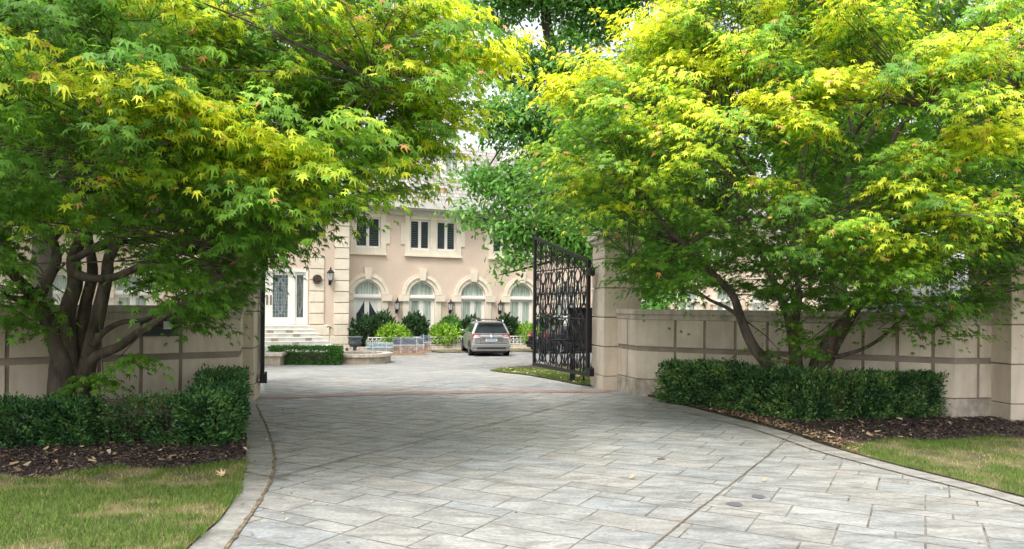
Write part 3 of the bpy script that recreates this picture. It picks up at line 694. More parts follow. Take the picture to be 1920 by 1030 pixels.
def upper_window(c, hw, y=0, sashes=2):
    s_ = MB(); z0, z1 = UZ0, UZ1; t = .26
    s_.box(c-hw-t, c-hw+.0, y-.07, y-.002, z0-.28, z1+.22); s_.box(c+hw, c+hw+t, y-.07, y-.002, z0-.28, z1+.22)
    s_.box(c-hw, c+hw, y-.07, y-.002, z1, z1+.22); s_.box(c-hw, c+hw, y-.075, y-.002, z0-.28, z0)
    s_.box(c-hw-t-.21, c-hw-t-.001, y-.045, y-.002, z0+.25, z1-.22); s_.box(c+hw+t+.001, c+hw+t+.21, y-.045, y-.002, z0+.25, z1-.22)
    s_.box(c-hw-t-.04, c+hw+t+.04, y-.12, y-.076, z0-.33, z0-.24)
    if sashes == 2: s_.box(c-.17, c+.17, y-.06, y+.1, z0, z1)
    s_.build('window_surround', M['trim'], H_)
    f = MB(); cs = [(c-hw, c-.17), (c+.17, c+hw)] if sashes == 2 else [(c-hw, c+hw)]; P_ = []
    for x0, x1 in cs:
        f.box(x0, x0+.08, y+.06, y+.16, z0, z1); f.box(x1-.08, x1, y+.06, y+.16, z0, z1); f.box(x0+.08, x1-.08, y+.06, y+.16, z1-.09, z1); f.box(x0+.08, x1-.08, y+.06, y+.16, z0, z0+.11)
        m = (x0+x1)/2; f.box(m-.07, m+.07, y+.05, y+.16, z0+.11, z1-.09); P_ += [(x0+.08, m-.07), (m+.07, x1-.08)]
    fo = f.build('upper_window', M['white'], H_)
    for x0, x1 in P_:
        MB().box(x0, x1, y+.12, y+.125, z0+.11, z1-.09).build('pane', M['glass'], fo)
        b = MB()
        for z in np.arange(z0+.15, z1-.12, .09): b.box(x0+.02, x1-.02, y+.1, y+.118, z, z+.022)
        b.build('blind', mat('blind', (.10, .12, .13), .5), fo)
for c, hw in UPW: upper_window(c, hw, 0, 1 if hw < 1 else 2)
# entry block in front of the wing, and the far left wing
n1 = -.9; ent = MB(); e1 = q(653, n1); e0 = q(340, n1); d0 = q(438, n1); d1 = q(577, n1); DZ0, DZ1 = .82, 3.35
ent.box(e0, d0, n1, n1+.3, GB, EV+.3); ent.box(d1, e1, n1, n1+.3, GB, EV+.3); ent.box(d0, d1, n1, n1+.3, DZ1, EV+.3); ent.box(d0, d1, n1, n1+.3, GB, DZ0)
ent.box(e1-.3, e1, n1+.3, 0, GB, EV+.3); ent.box(e0, e0+.3, n1+.3, 0, GB, EV+.3)
ent.build('entrance_wall', M['stucco'], H_)
lw = MB(); LA = [e0-1.9-2.755*k for k in range(4)]
def lwall(mb, s0, s1):
    wall_with_arches(mb, s0, s1, LA, [(c, 1.22) for c in LA[::2]], 0, .3)
lwall(lw, e0-12.5, e0); lw.build('wall', M['stucco'], H_)
for c in LA: arch_window(c, 0, 0)
for c in LA[::2]: upper_window(c, 1.22, 0, 2)
def quoins(s0, s1, z0, z1, st, y, name='quoins'):
    b = MB(); z = z0
    while z < z1-.1: b.box(s0, s1, y-.07, y-.002, z+.02, min(z+st-.02, z1)); z += st
    return b.build(name, M['trim'], H_, bevel=.012)
qa, qb = q(626.5, n1), e1+.02
quoins(qa, qb, .30, EV, .51, n1); quoins(q(580, n1), q(607, n1), .82, 4.0, .51, n1)
b = MB(); b.box(q(618, n1), qb+.05, n1-.1, n1-.002, GB, -.12); b.box(q(618, n1), qb+.05, n1-.1, n1-.002, -.09, .27); b.box(d1, q(617, n1), n1-.1, n1-.002, GB, .3); b.box(d1+.02, q(617, n1), n1-.1, n1-.002, .33, .79); b.build('plinth', M['trim'], H_, bevel=.01)
# entrance doors
dm = MB(); y = n1+.08; cdoor = q(504.5, n1)
D = MB(); D.box(d0, d1, y-.12, y+.1, DZ1-.14, DZ1); D.box(d0, d0+.1, y-.12, y+.1, DZ0, DZ1-.14); D.box(d1-.1, d1, y-.12, y+.1, DZ0, DZ1-.14)
lw_ = .98
D.box(cdoor-lw_-.14, cdoor-lw_, y-.1, y+.1, DZ0, DZ1-.14); D.box(cdoor+lw_, cdoor+lw_+.14, y-.1, y+.1, DZ0, DZ1-.14)
D.build('door_frame', M['white'], H_)
def leadlight(mb, x0, x1, z0, z1, yy):
    for x in np.linspace(x0, x1, 6)[1:-1]: mb.box(x-.006, x+.006, yy-.006, yy, z0, z1)
    for z in np.arange(z0, z1, .16): mb.box(x0, x1, yy-.006, yy, z-.005, z+.005)
    cx, cz = (x0+x1)/2, (z0+z1)/2
    for sg in (-1, 1):
        for k in (.25, .42):
            pts = [(cx+sg*(x1-x0)*k*math.sin(math.pi*t), yy-.008, z0+(z1-z0)*(.08+.84*t)) for t in np.linspace(0, 1, 16)]; mb.tube(pts, .008, 4)
for x0, x1, hnd in ((cdoor-lw_, cdoor-.004, 1), (cdoor+.004, cdoor+lw_, -1)):
    b = MB(); b.box(x0, x0+.16, y-.03, y+.04, DZ0, DZ1-.16); b.box(x1-.16, x1, y-.03, y+.04, DZ0, DZ1-.16); b.box(x0+.16, x1-.16, y-.03, y+.04, DZ1-.3, DZ1-.16); b.box(x0+.16, x1-.16, y-.03, y+.04, DZ0, DZ0+.32)
    do = b.build('entrance_door', M['white'], H_); MB().box(x0+.16, x1-.16, y, y+.01, DZ0+.32, DZ1-.3).build('pane', M['leadglass'], do)
    g = MB(); leadlight(g, x0+.16, x1-.16, DZ0+.32, DZ1-.3, y); g.build('leading', mat('lead', (.35, .38, .38), .4), do)
    hx_ = x1-.08 if hnd > 0 else x0+.08; g = MB(); g.tube([(hx_, y-.04, 1.75), (hx_, y-.09, 1.8), (hx_, y-.09, 2.05), (hx_, y-.04, 2.1)], .016, 6); g.box(hx_-.03, hx_+.03, y-.04, y-.03, 1.7, 2.15); g.build('handle', M['bronze'], do)
for x0, x1 in ((cdoor+lw_+.14, d1-.1), (d0+.1, cdoor-lw_-.14)):
    if x1-x0 < .15: continue
    b = MB(); b.box(x0, x0+.09, y-.03, y+.04, DZ0, DZ1-.14); b.box(x1-.09, x1, y-.03, y+.04, DZ0, DZ1-.14); b.box(x0+.09, x1-.09, y-.03, y+.04, DZ0, DZ0+.32); b.box(x0+.09, x1-.09, y-.03, y+.04, DZ1-.28, DZ1-.14)
    so_ = b.build('sidelight', M['white'], H_); MB().box(x0+.09, x1-.09, y, y+.01, DZ0+.32, DZ1-.28).build('pane', M['leadglass'], so_)
    g = MB(); leadlight(g, x0+.09, x1-.09, DZ0+.32, DZ1-.28, y); g.build('leading', M['chrome'], so_)
# cornice, roof, dormer
ro = MB()
co = MB(); co.box(e0-13, S1+.5, -.55, .0, EV-.06, EV+.0); co.box(e0-13, S1+.5, -.72, -.5, EV, EV+.32); co.box(e0-.4, e1+.4, n1-.6, n1+.0, EV-.02, EV+.34); co.box(e0-13, S1+.5, -.14, -.003, EV-.32, EV-.065); co.build('eaves', M['fascia'], H_)
ro.add([(e0-13, -.7, EV+.33), (S1+.5, -.7, EV+.33), (S1-1, 1.5, EV+3.7), (e0-12, 1.5, EV+3.7), (S1-1, 9, EV+4.8), (e0-12, 9, EV+4.8)], [(0, 1, 2, 3), (3, 2, 4, 5)])
ro.add([(e0-.5, n1-.58, EV+.35), (e1+.5, n1-.58, EV+.35), (e1-.2, n1+2.8, EV+3.75), (e0+.3, n1+2.8, EV+3.75)], [(0, 1, 2, 3)]).build('roof', M['roof'], H_)
def dormer(px):
    c = q(px, .3); z0 = EV+1.75; z1 = z0+1.35
    d = MB(); d.box(c-.62, c+.62, .25, 2.6, z0, z0+.12); d.box(c-.62, c-.38, .28, 2.6, z0+.12, z1); d.box(c+.38, c+.62, .28, 2.6, z0+.12, z1)
    d.vprism([(c-.8, z1), (c+.8, z1), (c, z1+.6)], .15, 2.8); do = d.build('dormer', M['white'], H_)
    MB().box(c-.38, c+.38, .4, .45, z0+.12, z1).build('pane', M['curtain'], do)
    g = MB(); g.box(c-.03, c+.03, .36, .4, z0+.12, z1); g.box(c-.38, c-.3, .36, .4, z0+.12, z1); g.box(c+.3, c+.38, .36, .4, z0+.12, z1); g.build('frame', M['white'], do)
for px in (846, 700, 975): dormer(px)

# wall lanterns
def lantern():
    r = empty('wall_lantern'); b = MB(); b.box(-.05, .05, .0, .02, -.05, .3); b.tube(smooth([(0, .02, .05), (0, -.06, -.02), (0, -.16, .0), (0, -.17, .08)]), .014, 6); b.build('bracket', M['iron'], r)
    b = MB(); b.lathe([(.001, .0), (.05, .02), (.03, .06), (.09, .12), (.095, .13)], 6, (0, -.17, 0))
    for k in range(6):
        t = math.pi/3*k; b.tube([(.09*math.cos(t), -.17+.09*math.sin(t), .12), (.13*math.cos(t), -.17+.13*math.sin(t), .42)], .008, 4)
    b.lathe([(.16, .42), (.15, .45), (.07, .53), (.03, .56), (.035, .6), (.001, .68)], 6, (0, -.17, 0)); b.tube([(0, -.17, .02), (0, -.17, -.09)], [.02, .004], 6); b.build('cage', M['iron'], r)
    g = MB(); g.lathe([(.07, .13), (.115, .41)], 6, (0, -.17, 0)); g.build('glass', M['lampglass'], r, sm=False)
    return r
ln0 = lantern()
lp = [(743, 587, 0, 'black lantern on the pink wall between the first and second arched windows'),
      (843, 588, 0, 'black lantern on the pink wall between the second and third arched windows'),
      (936, 589, 0, 'black lantern on the pink wall between the third and fourth arched windows'),
      (618, 534, n1, 'black lantern on the pink wall strip right of the entrance doors')]
for i, (px, py, n, lb_) in enumerate(lp):
    o = ln0 if i == 0 else copy_tree(ln0); s = q(px, n); X, Yw = hl(s, n-.025); o.location = (X, Yw, zz(px, py, n)+.05); o.rotation_euler = (0, 0, TH); o.scale = (1.05,)*3
    if n: o.scale = (1.15,)*3
    tag(o, lb_, 'lantern', 'black wall lanterns on the house front')
s = q(594, n1); X, Yw = hl(s, n1-.10); md = empty('wall_medallion', (X, Yw, zz(594, 524, n1)), TH); tag(md, 'round dark bronze relief medallion on the quoin beside the entrance', 'medallion')
Mx = Matrix.Rotation(R(90), 4, 'X')
b = MB(); b.lathe([(.001, .05), (.1, .045), (.15, .02), (.17, .05), (.2, .055), (.215, .03), (.22, -.02)], 24, M=Mx)
for k in range(8): b.tube([(.06*math.cos(k*.785), -.05, .06*math.sin(k*.785)), (.13*math.cos(k*.785+.3), -.05, .13*math.sin(k*.785+.3))], [.03, .012], 6)
b.build('disc', M['bronze'], md, sm=True)

# entrance steps
st = empty('entrance_steps', (*hl((d0+d1)/2+.3, n1), 0), TH); tag(st, 'broad white stone steps leading up to the entrance doors', 'steps')
xt, xb = q(580, -1.9)-((d0+d1)/2+.3), q(646, -4.2)-((d0+d1)/2+.3); ns = 8; rise = (DZ0-GD+.02)/ns; b = MB(); tr_ = MB()
for i in range(ns):
    z1 = DZ0-.02-rise*i; ex = .34*i; b.box(-1.9-ex, xt+(xb-xt)*i/7, -1.0-.36*(i), -.08, z1-rise-.0, z1-.035) if i == ns-1 else b.box(-1.9-ex, xt+(xb-xt)*i/7, -1.0-.36*i, -.08+.001*i, z1-rise, z1-.035)
    tr_.box(-1.93-ex, xt+.03+(xb-xt)*i/7, -1.03-.36*i, -.085+.001*i, z1-.035, z1)
b.build('risers', M['marble'], st); tr_.build('treads', M['marble'], st, bevel=.008)
b = MB()
for (i, x) in ((1, .3), (1, -.5), (2, .55), (3, 1.0), (3, -.4), (2, -1.0), (4, .4)):
    z1 = DZ0-.02-rise*i; b.box(x-.14, x+.14, -1.036-.36*i+.0, -1.0-.36*i, z1-rise+.02, z1-.045)
b.build('vents', M['pstone'], st)

# ============================================================ PLANTS (generic)
def needle_shrub(name, dims, n, cols, shape='box', size=.05, seed=0, wild=.05, material=None, tmpl=None, gap=0):
    r = np.random.default_rng(seed); dims = np.array(dims)
    p = r.uniform(-1, 1, (n*3, 3))
    if shape == 'box': m = np.max(np.abs(p), 1); keep = m > .62; nn = p/np.maximum(m[:, None], .01); nn = np.sign(nn)*np.abs(nn)**4
    else: m = np.linalg.norm(p, axis=1); keep = (m < 1) & (m > .62) & (p[:, 2] > -.75); nn = p
    p = p[keep][:n]; nn = norm(nn[keep][:n]); n = len(p)
    hx = p*dims/2; q_ = vnoise(hx[:, 0]*3+hx[:, 2]*2+7, hx[:, 1]*3+hx[:, 2]*3+5, .45, seed+2)
    hx = hx*(1+wild*2*(q_[:, None]-.5)*np.array([1.2, 1.2, .7]))+r.normal(0, wild*.25, (n, 3))*.6
    if gap: k2 = (q_ > gap); hx, nn, q_ = hx[k2], nn[k2], q_[k2]; n = len(hx)
    hx[:, 2] += dims[2]/2; hx[:, 2] = np.maximum(hx[:, 2], .02)
    tip = norm(nn+np.array([0, 0, .5])+r.normal(0, .55, (n, 3))); X, Yv, Z = frame(tip, r.normal(0, 1, (n, 3))+nn*.8)
    q3 = vnoise(hx[:, 0]+hx[:, 2]*.6+9, hx[:, 1]+hx[:, 2]*.8+4, .11, seed+8)
    cols = np.array(cols); c = cols[np.clip(((q3*1.15+r.normal(0, .16, n)-.05)*len(cols)).astype(int), 0, len(cols)-1)]*r.uniform(.7, 1.35, (n, 1))
    return batch(name, *(tmpl or QUAD), hx, X, Yv, Z, r.uniform(.6, 1.3, n)*size, c, material or M['yew'])
def shrub_thing(name, dims, n, cols, **kw):
    r = empty(name); fo = needle_shrub('foliage', dims, n, cols, **kw); fo.parent = r
    b = MB(); rr = random.Random(kw.get('seed', 0)); 
    for k in range(7):
        t = k*.9; b.tube(smooth([(.02*math.cos(t), .02*math.sin(t), -.03), (dims[0]*.15*math.cos(t), dims[1]*.15*math.sin(t), dims[2]*.4), (dims[0]*.33*math.cos(t), dims[1]*.33*math.sin(t), dims[2]*.85)]), [.016, .01, .004], 5)
    b.build('stems', M['bark2'], r); return r
DG = [(.03, .075, .03), (.045, .115, .038), (.065, .155, .045), (.10, .22, .06), (.19, .30, .08)]
Rh0, Rh1, Rh2 = G(1240, 757), G(1512, 797), G(1800, 786)
var = [shrub_thing('yew_shrub', (.66, .62, .74), 5600, DG, seed=20+k, size=.048, wild=.15, gap=.12) for k in range(3)]
var.append(shrub_thing('yew_shrub', (.60, .60, .74), 3600, DG+[(.12, .14, .04)], seed=30, size=.042, wild=.16, gap=.30))
cnt = 0; used = set()
def put(v, x, y, rz, sc3, label, group, z=.03):
    global cnt
    o = v if id(v) not in used else copy_tree(v); used.add(id(v)); o.location = (x, y, z+gz(y)); o.rotation_euler = (0, 0, rz); o.scale = sc3
    tag(o, label, 'shrub', group); cnt += 1; return o
GR = 'clipped yews of the right hedge'; dirA = (Rh1-Rh0).normalized(); nA = Vector((-dirA.y, dirA.x, 0)); nA = nA if nA.y > 0 else -nA
la = (Rh1-Rh0).length; NA = 6
lbA = ['clipped yew at the left end of the right hedge against the wall corner', 'second clipped yew from the left in the right hedge', 'third clipped yew from the left in the right hedge', 'fourth clipped yew from the left, in front of the leaning maple stem', 'fifth clipped yew from the left, before the middle of the right maple', 'clipped yew at the bulging near corner of the right hedge']
for i in range(NA):
    p = Rh0+dirA*(la*(i+.25)/NA)+nA*.33; put(var[i % 3], p.x, p.y, math.atan2(dirA.y, dirA.x)+(math.pi if i % 2 else 0), (.98, 1, .99+.03*(i % 3)), lbA[i], GR)
dB = (Rh2-Rh1).normalized(); nB = Vector((-dB.y, dB.x, 0)); lb_ = (Rh2-Rh1).length; NB = 6
lbB = ['yellowing sparse yew just right of the hedge corner', 'clipped yew with a thin gap beside it, fifth from the right end of the hedge', 'clipped yew fourth from the right end of the hedge', 'clipped yew third from the right end of the hedge', 'clipped yew second from the right end of the hedge', 'dense dark yew at the far right end of the hedge']
for i in range(NB):
    p = Rh1+dB*(lb_*(i+.72)/NB)+nB*.33; put(var[3] if i in (0, 1) else var[i % 3], p.x, p.y, math.atan2(dB.y, dB.x)+i*math.pi, (.84, 1, .96-.02*(i % 2)), lbB[i], GR)
GL = 'clipped yews of the left hedge'
lefts = [(-5.95, 8.9, 0, (.88, .9, .74), 'dark yew at the far left edge of the photo'), (-5.35, 9.0, 1, (.90, .9, .77), 'dark full yew in front of the left maple trunk'),
         (-4.72, 9.15, 3, (.66, .8, .74), 'thin sparse yew with bare twigs right of the left maple trunk'), (-4.15, 9.1, 3, (.7, .85, .78), 'narrow yew left of the hedge corner by the drive'),
         (-3.74, 9.2, 2, (.95, 1.1, .86), 'dense yew at the left hedge corner nearest the drive'), (-3.92, 9.85, 0, (.95, 1.1, .90), 'yew behind the left corner one, along the drive edge'),
         (-4.12, 10.5, 1, (.95, 1.1, 1.0), 'yew in the middle of the row along the left drive edge'), (-4.36, 11.15, 2, (.95, 1.1, .97), 'yew at the back of the left row next to the pier')]
DG2 = [(.03, .08, .03), (.045, .12, .04), (.065, .16, .05), (.09, .21, .06), (.13, .27, .07)]
varL = [shrub_thing('yew_shrub', (.64, .62, .72), 6500, DG2, seed=60+k, size=.05, wild=.22, gap=.16) for k in range(3)]
varL.append(shrub_thing('yew_shrub', (.62, .60, .72), 3300, DG2+[(.16, .15, .06)], seed=71, size=.05, wild=.3, gap=.40))
for x, y, k, s3, lb_2 in lefts: put(varL[k], x, y, random.choice((0, math.pi))+(R(15) if x > -4.4 and y > 9.5 else 0), s3, lb_2, GL)

# shrubs before the house
LM = [(.24, .42, .04), (.32, .52, .05), (.18, .34, .035)]; DK = [(.03, .07, .025), (.045, .10, .03), (.02, .05, .02)]; MG = [(.07, .19, .03), (.10, .25, .04), (.05, .14, .025)]
vd = shrub_thing('dark_shrub', (1.5, 1.3, 1.35), 1500, DK, shape='ball', size=.15, seed=41, wild=.22)
vl = shrub_thing('lime_shrub', (1.65, 1.4, 1.2), 2600, LM, shape='ball', size=.10, seed=42, wild=.26)
vg = shrub_thing('round_shrub', (1.5, 1.4, 1.4), 2200, MG, shape='ball', size=.11, seed=43, wild=.12)
hs_ = [(vd, 682, -.85, 1.0, 1.15, 'dark leafy shrub under the first arched window'), (vd, 716, -.85, .9, 1.3, 'dark leafy shrub behind the left lime green bush'), (vl, 735, -1.35, 1.0, 1.0, 'lime green bush behind the paver pallets, left one'),
       (vd, 777, -.85, 1.1, 1.25, 'dark leafy shrub under the second arched window'), (vg, 845, -.85, .95, 1.15, 'round mid green bush below the lantern, behind the lime one'), (vl, 832, -1.35, 1.05, 1.0, 'lime green bush left of the grey car, right one'),
       (vd, 884, -.85, .95, 1.15, 'dark leafy shrub just behind the grey car roof'), (vd, 950, -.85, 1.1, 1.2, 'dark leafy shrub right of the grey car below the fourth lantern gap'), (vl, 990, -1.35, 1.0, 1.0, 'lime green bush partly hidden behind the iron gate'),
       (vd, 1030, -.85, 1.1, 1.2, 'dark leafy shrub seen through the iron gate')]
for v, px, n, sw, sh, lb_3 in hs_:
    s = q(px, n); X, Yw = hl(s, n); o = put(v, X, Yw, random.uniform(0, 6), (sw, sw, sh), lb_3, 'shrubs planted along the house front', z=.12)
# low planter kerb and little white fence
pk = empty('planter_kerb', (*hl(0, 0), 0), TH); tag(pk, 'low two step stone kerb along the planting bed before the house', 'kerb')
b = MB(); b.box(q(655, -1.9), 24, -2.05, -1.72, GD-.02, GD+.10); b.build('lower_step', M['cap'], pk, bevel=.01)
b = MB(); b.box(q(655, -1.7), 24, -1.84, -1.60, GD+.10, GD+.22); b.build('upper_step', M['cap'], pk, bevel=.01)
MB().box(q(655, -1.7), 24, -1.60, -.15, GD-.02, GD+.14).build('soil', M['soil'], pk)
pf = empty('garden_fence', (*hl(0, 0), 0), TH); tag(pf, 'low white ornamental fence between the shrubs and the kerb', 'fence')
b = MB(); sA, sB = q(690, -1.6), q(1090, -1.6); s = sA
while s < sB:
    b.tube([(s, -1.7, -.2), (s, -1.7, .25)], .018, 5); b.tube([(s+.09*math.cos(t), -1.7, .04+.09*math.sin(t)) for t in np.linspace(0, 2*math.pi, 9)], .012, 4); s += .2
b.build('pickets', M['white'], pf)
b = MB(); b.box(sA, sB, -1.72, -1.68, .2, .25); b.box(sA, sB, -1.715, -1.685, -.15, -.11); b.build('rails', M['white'], pf)
# urn
s = q(666, -2.6); X, Yw = hl(s, -2.6); ur = empty('garden_urn', (X, Yw, GD)); tag(ur, 'dark grey classical garden urn beside the entrance corner', 'urn')
MB().box(-.2, .2, -.2, .2, 0, .08).build('foot', M['urn'], ur)
b = MB(); b.lathe([(.16, .08), (.08, .14), (.07, .24), (.12, .3), (.26, .36), (.30, .46), (.27, .62), (.33, .70), (.36, .72), (.33, .74), (.29, .68), (.001, .66)], 20); b.build('bowl', M['urn'], ur, sm=True)

# clipped hedge, planters before the steps
hz_ = G(567, 685); hd = empty('box_hedge', (hz_.x, hz_.y+.35, GD+.02), R(4)); tag(hd, 'low clipped rectangular hedge in front of the entrance steps', 'hedge')
needle_shrub('foliage', (2.55, .7, .68), 9000, [(.05, .15, .02), (.07, .2, .03), (.04, .11, .02)], size=.06, seed=50, wild=.05).parent = hd
MB().box(-1.1, 1.1, -.02, .02, 0, .45).build('stems', M['bark2'], hd)
c_ = G(668, 684); fb = empty('round_planter', (c_.x-.1, c_.y+1.25, GD)); tag(fb, 'low round stone planter basin right of the clipped hedge', 'planter')
b = MB(); b.lathe([(1.12, .0), (1.12, .27)], 28); b.lathe([(.86, .27), (.86, 0)], 28); b.build('wall', M['pstone'], fb)
b = MB(); b.lathe([(1.19, .27), (1.19, .37), (.80, .37), (.80, .27), (1.19, .27)], 28); b.build('rim', M['cap'], fb)
MB().lathe([(.86, .2), (.001, .2)], 28).build('soil', M['soil'], fb)
c_ = G(505, 686); sb = empty('stone_planter', (c_.x, c_.y+.25, GD), R(5)); tag(sb, 'square stone planter corner left of the clipped hedge', 'planter')
MB().box(-.6, .34, -.25, .9, 0, .38).build('body', M['pstone'], sb, bevel=.01); MB().box(-.64, .40, -.31, .94, .38, .49).build('rim', M['cap'], sb, bevel=.01)

# pallets of wrapped pavers
def pallet(px, py, W, D, top, label, kind):
    g = G(px, py); r = empty('paver_pallet', (g.x, g.y+D/2, gz(g.y)), R(8)); tag(r, label, 'pallet', 'wrapped pallets of pavers on the drive')
    b = MB()
    for yy in (-D/2, -.06, D/2-.12): b.box(-W/2, W/2, yy, yy+.12, 0, .1)
    for x in np.arange(-W/2, W/2-.05, .15): b.box(x, x+.11, -D/2, D/2, .1, .12)
    b.build('pallet', M['wood'], r)
    rows = [(.12, .12+(top-.12)*.5, M['paver_brown']), (.12+(top-.12)*.5, top, M['paver_blue'])] if kind else [(.12, top, M['paver_grey'])]
    for z0, z1, mt in rows:
        b = MB(); nz_ = 3
        for k in range(nz_):
            za = z0+(z1-z0)*k/nz_; zb = z0+(z1-z0)*(k+1)/nz_-.012
            for x in np.arange(-W/2+.03, W/2-.1, .21):
                for yy in np.arange(-D/2+.03, D/2-.1, .21): j = random.uniform(-.012, .012); b.box(x+j, x+.195+j, yy+j, yy+.195+j, za, zb)
        b.build('pavers', mt, r)
    w_ = MB(); seg = 22; pts = []
    for k in range(seg+1):
        t = 2*math.pi*k/seg; cx_, sy_ = math.cos(t), math.sin(t); ex = (abs(cx_)**.18)*math.copysign(1, cx_)*(W/2+.02+random.uniform(0, .03)); ey = (abs(sy_)**.18)*math.copysign(1, sy_)*(D/2+.02+random.uniform(0, .03)); pts.append((ex, ey))
    for z0, z1 in ((.14, .14+(top-.12)*.5), (.14+(top-.12)*.5, top+.02)):
        w_.add([(x, y_, z) for z in (z0, z1) for x, y_ in pts], [(i, i+1, seg+2+i, seg+1+i) for i in range(seg)])
    w_.add([(x, y_, top+.02) for x, y_ in pts[:-1]], [tuple(range(seg))]); w_.build('plastic_wrap', M['wrap'], r)
    b = MB()
    for x in (-W*.25, W*.25): b.tube([(x, -D/2-.045, .12), (x, -D/2-.045, top+.03), (x, D/2+.04, top+.03)], .007, 4)
    b.tube([(-W/2, -D/2-.03, top*.6), (W/2, -D/2-.03, top*.62)], .01, 4); b.build('straps', M['card'], r)
    return r
pallet(764, 667, 1.35, .8, .74, 'wrapped pallet of brown and blue grey pavers, nearest the grey car', 1)
pallet(797, 661, .5, .7, .76, 'narrow wrapped pallet end of brown pavers beside the lime bush', 1)
pallet(709, 663, 1.2, .8, .46, 'low wrapped pallet of pale grey pavers nearest the urn', 0)

